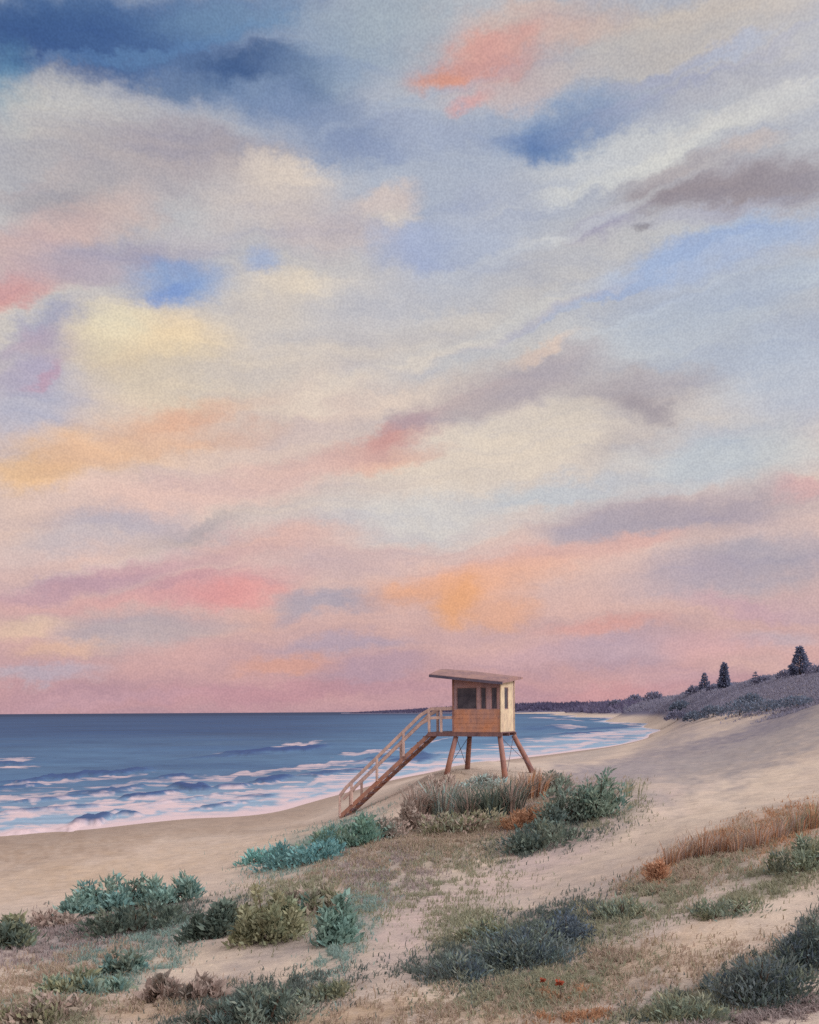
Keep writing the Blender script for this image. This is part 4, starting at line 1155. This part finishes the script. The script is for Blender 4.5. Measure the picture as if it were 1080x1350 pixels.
BLOBS = [  # px, py, rx, ry, tilt, colour, strength, inner
    # wide washes
    (560, 230, 260, 130, 10, (162, 174, 196), .7), (930, 440, 260, 130, 15, (178, 187, 200), .8), (120, 200, 190, 120, 0, (170, 166, 172), .8),
    (640, 600, 330, 90, 8, (216, 203, 190), .8), (250, 580, 320, 120, 10, (220, 192, 178), .75), (330, 440, 300, 110, 10, (200, 192, 188), .7),
    # top left blue
    (120, 30, 330, 85, 8, (84, 118, 164), .95), (70, 45, 180, 75, 0, (58, 88, 138), .9), (190, 40, 130, 50, 15, (66, 96, 146), .75),
    (15, 120, 42, 60, 0, (84, 138, 172), .8), (330, 110, 150, 52, -6, (96, 126, 168), .8), (310, 82, 90, 24, 0, (56, 86, 134), .85), (375, 105, 60, 24, -12, (66, 94, 142), .8),
    (450, 60, 130, 60, 20, (138, 160, 184), .7), (300, 20, 110, 34, 5, (110, 142, 176), .6), (420, 170, 110, 50, -15, (122, 142, 178), .7), (240, 105, 60, 18, -5, (84, 112, 152), .6),
    (520, 20, 110, 40, 20, (158, 170, 182), .6), (560, 90, 60, 60, 0, (170, 176, 184), .5),
    # left grey cloud
    (85, 155, 105, 66, 5, (194, 191, 187), .9), (150, 135, 70, 34, 10, (190, 188, 188), .6), (205, 205, 130, 56, -6, (176, 165, 167), .75), (260, 200, 90, 45, -15, (166, 158, 166), .6),
    (90, 265, 85, 32, 5, (162, 156, 162), .8), (330, 215, 70, 34, 0, (170, 160, 164), .6), (120, 215, 90, 40, 0, (174, 168, 172), .5),
    (150, 285, 90, 34, 15, (200, 176, 170), .7), (50, 330, 90, 50, 20, (204, 170, 166), .75), (15, 392, 60, 22, 8, (220, 152, 142), .9), (60, 375, 90, 26, 15, (206, 164, 164), .6),
    (150, 345, 110, 34, 10, (170, 160, 176), .75), (100, 422, 130, 22, 20, (146, 152, 186), .75), (60, 470, 70, 20, 20, (178, 160, 182), .7), (40, 445, 60, 16, 15, (196, 166, 174), .5),
    (225, 372, 62, 36, 5, (134, 160, 204), .9), (210, 385, 36, 16, 25, (116, 148, 208), .55), (345, 352, 30, 22, 20, (158, 174, 206), .8), (255, 320, 60, 24, 0, (178, 172, 184), .6),
    # centre clouds
    (370, 265, 95, 48, 0, (206, 192, 184), .85), (375, 235, 60, 28, 0, (214, 200, 188), .8), (300, 300, 70, 30, 15, (196, 188, 188), .6), (440, 310, 90, 40, 5, (198, 182, 180), .7),
    (505, 268, 50, 22, 10, (214, 196, 186), .85), (520, 290, 36, 14, 0, (220, 206, 190), .7), (390, 395, 70, 34, 0, (220, 206, 188), .9), (340, 410, 60, 30, 10, (212, 200, 188), .7),
    (545, 335, 60, 44, 0, (156, 170, 208), .75), (620, 330, 110, 50, 8, (164, 176, 202), .7), (560, 390, 150, 36, 10, (178, 184, 198), .6), (660, 270, 90, 40, 15, (172, 178, 196), .6),
    (470, 410, 110, 34, 12, (188, 186, 192), .6),
    # cream and orange at left
    (200, 455, 105, 55, 0, (228, 204, 168), .9), (160, 425, 50, 36, 0, (224, 212, 184), .85), (245, 470, 80, 40, 0, (228, 206, 172), .7), (230, 510, 110, 44, 10, (224, 204, 174), .7),
    (330, 490, 130, 40, 10, (212, 198, 184), .7), (45, 535, 80, 70, 5, (176, 176, 194), .9), (40, 490, 60, 30, 15, (178, 168, 188), .7), (60, 488, 40, 9, 25, (196, 152, 170), .6),
    (170, 588, 200, 40, 16, (226, 188, 158), .85), (50, 630, 80, 28, 8, (230, 186, 138), .85), (120, 608, 100, 24, 16, (230, 182, 144), .65), (240, 562, 80, 30, 8, (230, 176, 144), .75),
    (300, 560, 60, 20, 0, (222, 182, 160), .6), (20, 690, 60, 40, 10, (216, 186, 172), .7),
    # top right
    (650, 70, 110, 46, 18, (210, 168, 156), .85), (625, 82, 84, 26, 18, (216, 156, 144), .75), (672, 55, 54, 28, 20, (212, 158, 150), .7), (580, 95, 30, 14, 10, (222, 150, 122), .7), (622, 132, 30, 14, 25, (216, 152, 152), .8),
    (775, 42, 80, 24, 14, (212, 170, 156), .75), (700, 20, 120, 24, 10, (202, 178, 168), .6), (690, 115, 110, 24, 15, (198, 174, 170), .6),
    (745, 165, 110, 46, 12, (132, 154, 188), .8), (735, 172, 80, 30, 12, (100, 130, 176), .8), (700, 195, 34, 20, 10, (90, 122, 172), .65), (800, 150, 90, 34, 20, (150, 164, 188), .6),
    (910, 50, 260, 60, 16, (190, 182, 176), .85), (950, 10, 200, 26, 12, (196, 184, 174), .7), (960, 118, 190, 26, 24, (182, 180, 186), .7), (900, 90, 130, 11, 24, (164, 170, 194), .6),
    (960, 70, 60, 9, 24, (172, 182, 204), .5), (860, 185, 190, 30, 22, (200, 202, 202), .9), (980, 150, 160, 22, 20, (200, 198, 196), .7), (1000, 182, 60, 14, 12, (208, 186, 172), .5),
    (790, 215, 120, 26, 24, (186, 190, 200), .6),
    (970, 240, 180, 44, 6, (162, 152, 158), .85), (960, 246, 150, 26, 5, (148, 138, 144), .8), (1060, 235, 60, 26, 6, (150, 142, 150), .7), (880, 255, 50, 22, 0, (150, 140, 146), .8), (800, 290, 60, 22, 18, (160, 156, 178), .8), (850, 300, 9, 9, 0, (128, 122, 124), .9),
    (900, 210, 80, 16, 14, (178, 168, 168), .6), (940, 285, 130, 16, 10, (170, 170, 188), .6),
    (930, 340, 190, 28, 20, (162, 180, 214), .8), (860, 355, 110, 14, 24, (150, 174, 214), .6), (1010, 300, 90, 20, 14, (164, 184, 214), .6), (960, 400, 200, 40, 18, (176, 186, 202), .6),
    (730, 350, 120, 22, 24, (184, 184, 190), .6), (740, 410, 140, 24, 18, (190, 190, 192), .7), (1050, 500, 120, 70, 10, (174, 186, 206), .7), (1060, 360, 60, 30, 10, (186, 196, 208), .5),
    (600, 470, 140, 26, 16, (186, 188, 194), .7),
    # long brushed streaks climbing to the right
    (850, 205, 260, 13, 27, (208, 208, 205), .75), (760, 300, 200, 10, 27, (198, 200, 204), .6), (940, 96, 220, 8, 27, (168, 170, 190), .55), (990, 130, 170, 9, 27, (204, 202, 200), .6),
    (850, 372, 190, 8, 26, (156, 176, 212), .6), (900, 392, 170, 7, 26, (190, 198, 210), .55), (640, 440, 230, 11, 24, (206, 202, 197), .6), (720, 420, 160, 8, 25, (184, 180, 192), .5),
    (560, 545, 170, 9, 24, (214, 178, 168), .45), (420, 520, 230, 15, 20, (222, 206, 190), .6), (330, 640, 230, 11, 18, (206, 182, 178), .55), (260, 705, 200, 9, 18, (216, 196, 188), .55),
    (640, 700, 190, 9, 14, (216, 200, 192), .5), (900, 640, 180, 10, 14, (200, 200, 202), .5), (160, 740, 220, 9, 15, (206, 178, 178), .5), (500, 150, 200, 10, 24, (158, 170, 192), .45),
    (200, 60, 190, 10, 16, (96, 134, 178), .5), (60, 240, 120, 10, 16, (180, 170, 172), .5),
    # middle mauve clouds
    (690, 505, 120, 34, 14, (172, 160, 166), .85), (600, 540, 110, 24, 14, (176, 164, 168), .8), (740, 480, 80, 26, 16, (172, 164, 172), .7), (715, 462, 60, 9, 20, (214, 190, 176), .7),
    (835, 518, 100, 42, 4, (172, 162, 166), .85), (860, 540, 40, 22, -20, (160, 150, 156), .8), (800, 590, 60, 22, 18, (176, 166, 170), .75), (900, 500, 60, 20, 0, (180, 172, 176), .6),
    (690, 590, 150, 42, 8, (220, 205, 188), .9), (590, 620, 130, 34, 10, (222, 205, 188), .8), (760, 545, 70, 20, 8, (208, 196, 184), .7),
    (480, 592, 100, 24, 18, (214, 166, 154), .85), (510, 575, 50, 16, 22, (208, 150, 142), .75), (545, 553, 50, 14, 16, (182, 158, 162), .7), (380, 615, 120, 22, 12, (206, 172, 166), .7), (520, 605, 70, 12, 12, (222, 172, 152), .6),
    (280, 690, 130, 13, 17, (186, 170, 166), .75), (130, 700, 150, 26, 12, (190, 180, 186), .7), (420, 660, 130, 26, 8, (212, 194, 184), .7), (260, 645, 190, 30, 8, (222, 186, 176), .8),
    (550, 680, 170, 34, 4, (208, 204, 200), .85), (450, 700, 80, 22, 4, (204, 196, 194), .5), (930, 600, 150, 44, 12, (182, 192, 202), .85), (740, 650, 120, 20, 8, (190, 196, 202), .8), (1040, 600, 90, 40, 8, (190, 196, 200), .6),
    (1070, 648, 70, 14, -4, (216, 168, 166), .85), (990, 640, 70, 20, 8, (188, 182, 186), .6),
    # right mauve bank
    (835, 686, 120, 36, 6, (168, 158, 170), .9), (960, 672, 150, 32, 6, (174, 160, 168), .85), (770, 700, 50, 18, 0, (178, 166, 176), .7), (1000, 745, 150, 46, 6, (168, 160, 172), .9), (900, 770, 120, 30, 6, (180, 164, 174), .7),
    (860, 715, 80, 13, 10, (214, 170, 162), .85), (950, 705, 60, 12, 10, (198, 172, 168), .6), (1000, 800, 120, 14, -3, (196, 158, 172), .6), (1070, 800, 50, 26, 0, (204, 172, 172), .6), (1020, 840, 70, 16, 0, (186, 172, 184), .6),
    # pink bands
    (700, 740, 170, 22, 8, (222, 174, 162), .85), (610, 770, 150, 30, 8, (228, 172, 146), .9), (600, 790, 44, 32, 0, (236, 166, 114), .85), (520, 780, 70, 13, 10, (230, 168, 134), .8), (670, 805, 50, 20, -10, (230, 168, 134), .7),
    (790, 826, 80, 12, 4, (222, 158, 146), .8), (640, 840, 170, 22, 2, (206, 166, 164), .6), (720, 860, 110, 20, 6, (190, 156, 168), .6),
    (350, 715, 120, 24, 4, (218, 176, 166), .85), (460, 735, 120, 20, 8, (202, 172, 172), .6), (120, 765, 200, 18, 12, (194, 152, 162), .85), (170, 790, 190, 14, 6, (212, 160, 158), .7),
    (280, 775, 110, 26, 8, (216, 152, 154), .75), (320, 785, 70, 20, 4, (228, 152, 148), .75), (250, 760, 90, 10, 14, (196, 142, 152), .6), (330, 820, 110, 16, 8, (222, 172, 156), .7),
    (425, 795, 60, 19, 6, (170, 160, 172), .85), (390, 810, 40, 12, 20, (176, 160, 170), .6), (170, 840, 100, 32, 4, (178, 164, 170), .85), (250, 830, 90, 18, 6, (190, 168, 168), .6),
    (40, 830, 70, 18, 4, (222, 188, 164), .8), (90, 862, 60, 14, 4, (218, 174, 152), .75), (60, 895, 90, 13, 4, (180, 168, 182), .75), (300, 870, 110, 22, 2, (204, 160, 160), .6),
    (390, 880, 80, 11, 4, (222, 160, 140), .8), (450, 850, 90, 13, 4, (180, 160, 174), .7), (500, 880, 80, 20, 6, (182, 150, 164), .7), (350, 915, 210, 15, 4, (188, 138, 150), .75), (620, 910, 150, 18, 0, (188, 144, 154), .75), (880, 905, 140, 13, 2, (190, 146, 154), .6), (80, 920, 130, 13, 2, (186, 144, 156), .6),
    (820, 855, 100, 26, 4, (180, 156, 172), .75), (800, 912, 90, 13, 4, (208, 152, 154), .75), (940, 850, 90, 20, 0, (206, 162, 166), .7), (880, 890, 90, 16, 0, (200, 160, 166), .6), (1010, 875, 80, 20, 0, (212, 172, 166), .7), (150, 925, 150, 10, 2, (192, 152, 164), .6),
]
def soften(c, k=.06):
    """pigment thinned towards its own grey"""
    g = .3 * c[0] + .5 * c[1] + .2 * c[2]
    return tuple(v * (1 - k) + g * k for v in c)


for q_, bl in enumerate(BLOBS):
    px, py, rx, ry, tl, cc, st = bl
    rx, ry = rx * 1.36, ry * 1.36
    a0, e0 = azel(px, py)
    t = R(tl)
    ax, ex = azel(px + rx * math.cos(t), py - rx * math.sin(t)); ay, ey = azel(px - ry * math.sin(t), py - ry * math.cos(t))
    la = math.hypot(ax - a0, ex - e0); lb_ = math.hypot(ay - a0, ey - e0); rot = math.atan2(ex - e0, ax - a0)
    if q_ % 6 == 0:                  # keeps the layers evaluated one after another
        dep = node(nt, 'ShaderNodeVectorMath', operation='MULTIPLY_ADD'); Lk.new(color, dep.inputs[0])
        dep.inputs[1].default_value = (1e-7, 1e-7, 0); Lk.new(PW, dep.inputs[2])
    gr = node(nt, 'ShaderNodeTexGradient', gradient_type='SPHERICAL')
    tm = gr.texture_mapping; tm.vector_type = 'TEXTURE'
    tm.translation = (a0, e0, 0); tm.rotation = (0, 0, rot); tm.scale = (la, lb_, 1)
    Lk.new(dep.outputs[0], gr.inputs[0])
    mr = node(nt, 'ShaderNodeMapRange', interpolation_type='SMOOTHSTEP', ins={1: 0.0, 2: .82, 3: 0.0, 4: st}); Lk.new(gr.outputs[1], mr.inputs[0])
    color = mixrgb(nt, mr.outputs[0], color, rgba(soften(cc)))
# mottling, coarse and fine
mps = node(nt, 'ShaderNodeMapping', vector_type='POINT'); mps.inputs['Rotation'].default_value = (0, 0, R(-23)); mps.inputs['Scale'].default_value = (4, 34, 1)
Lk.new(PW, mps.inputs[0])
g0 = node(nt, 'ShaderNodeTexNoise', noise_dimensions='2D', ins={'Scale': 1.0, 'Detail': 4, 'Roughness': .6}); Lk.new(mps.outputs[0], g0.inputs['Vector'])
color = mixrgb(nt, 1.0, color, ramp(nt, g0.outputs[0], [(.3, (.90, .92, .98, 1)), (.5, (1, 1, 1, 1)), (.7, (1.09, 1.07, 1.03, 1))]), 'MULTIPLY')
g1 = node(nt, 'ShaderNodeTexNoise', noise_dimensions='2D', ins={'Scale': 26.0, 'Detail': 6, 'Roughness': .6}); Lk.new(PV, g1.inputs['Vector'])
g2 = node(nt, 'ShaderNodeTexNoise', noise_dimensions='3D', ins={'Scale': 560.0, 'Detail': 0, 'Roughness': .6}); Lk.new(tc.outputs['Generated'], g2.inputs['Vector'])
color = mixrgb(nt, 1.0, color, ramp(nt, g1.outputs[0], [(.3, (.97, .97, .975, 1)), (.7, (1.035, 1.035, 1.03, 1))]), 'MULTIPLY')
color = mixrgb(nt, 1.0, color, ramp(nt, g2.outputs[0], [(.25, (.925, .925, .935, 1)), (.75, (1.09, 1.09, 1.08, 1))]), 'MULTIPLY')
# bright glow added round the sun behind the viewer as soft fill light
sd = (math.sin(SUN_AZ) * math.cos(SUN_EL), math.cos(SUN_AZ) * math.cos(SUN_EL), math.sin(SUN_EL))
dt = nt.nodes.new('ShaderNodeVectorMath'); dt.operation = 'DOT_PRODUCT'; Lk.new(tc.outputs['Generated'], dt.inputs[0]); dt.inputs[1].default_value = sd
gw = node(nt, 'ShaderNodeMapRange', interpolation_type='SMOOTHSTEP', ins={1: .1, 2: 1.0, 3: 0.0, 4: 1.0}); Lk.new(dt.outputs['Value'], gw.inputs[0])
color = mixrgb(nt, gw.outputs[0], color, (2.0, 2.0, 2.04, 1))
sky = node(nt, 'ShaderNodeTexSky', sky_type='NISHITA', sun_disc=False, sun_elevation=SUN_EL, sun_rotation=SUN_AZ)
sk = mixrgb(nt, 1.0, sky.outputs[0], (.07, .07, .07, 1), 'MULTIPLY')
color = mixrgb(nt, .06, color, sk)
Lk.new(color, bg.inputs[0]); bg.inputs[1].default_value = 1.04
Lk.new(bg.outputs[0], out.inputs[0])
world.cycles.sampling_method = 'MANUAL'; world.cycles.sample_map_resolution = 512

sl = bpy.data.lights.new('sun', 'SUN'); sl.energy = 1.75; sl.angle = R(16); sl.color = (1.0, .98, .96)
so = bpy.data.objects.new('sun', sl); COL.objects.link(so)
so.rotation_euler = Vector(sd).to_track_quat('Z', 'Y').to_euler()

# ------------------------------------------------------------------ camera
cam = bpy.data.cameras.new('camera'); co = bpy.data.objects.new('camera', cam); COL.objects.link(co)
cam.sensor_fit = 'VERTICAL'; cam.sensor_height = 36; cam.lens = 36 * F / 1350; cam.shift_y = (HY - 675) / 1350
cam.clip_start = .1; cam.clip_end = 60000
c, s = math.cos(ROLL), math.sin(ROLL)
co.matrix_world = Matrix(((c, s, 0, 0), (0, 0, -1, 0), (-s, c, 0, EYE), (0, 0, 0, 1)))
scene.camera = co
vs = scene.view_settings
vs.view_transform = 'Standard'; vs.look = 'None'; vs.exposure = 0; vs.gamma = 1
scene.cycles.max_bounces = 5; scene.cycles.diffuse_bounces = 2; scene.cycles.glossy_bounces = 2; scene.cycles.transparent_max_bounces = 4
scene.cycles.use_denoising = False
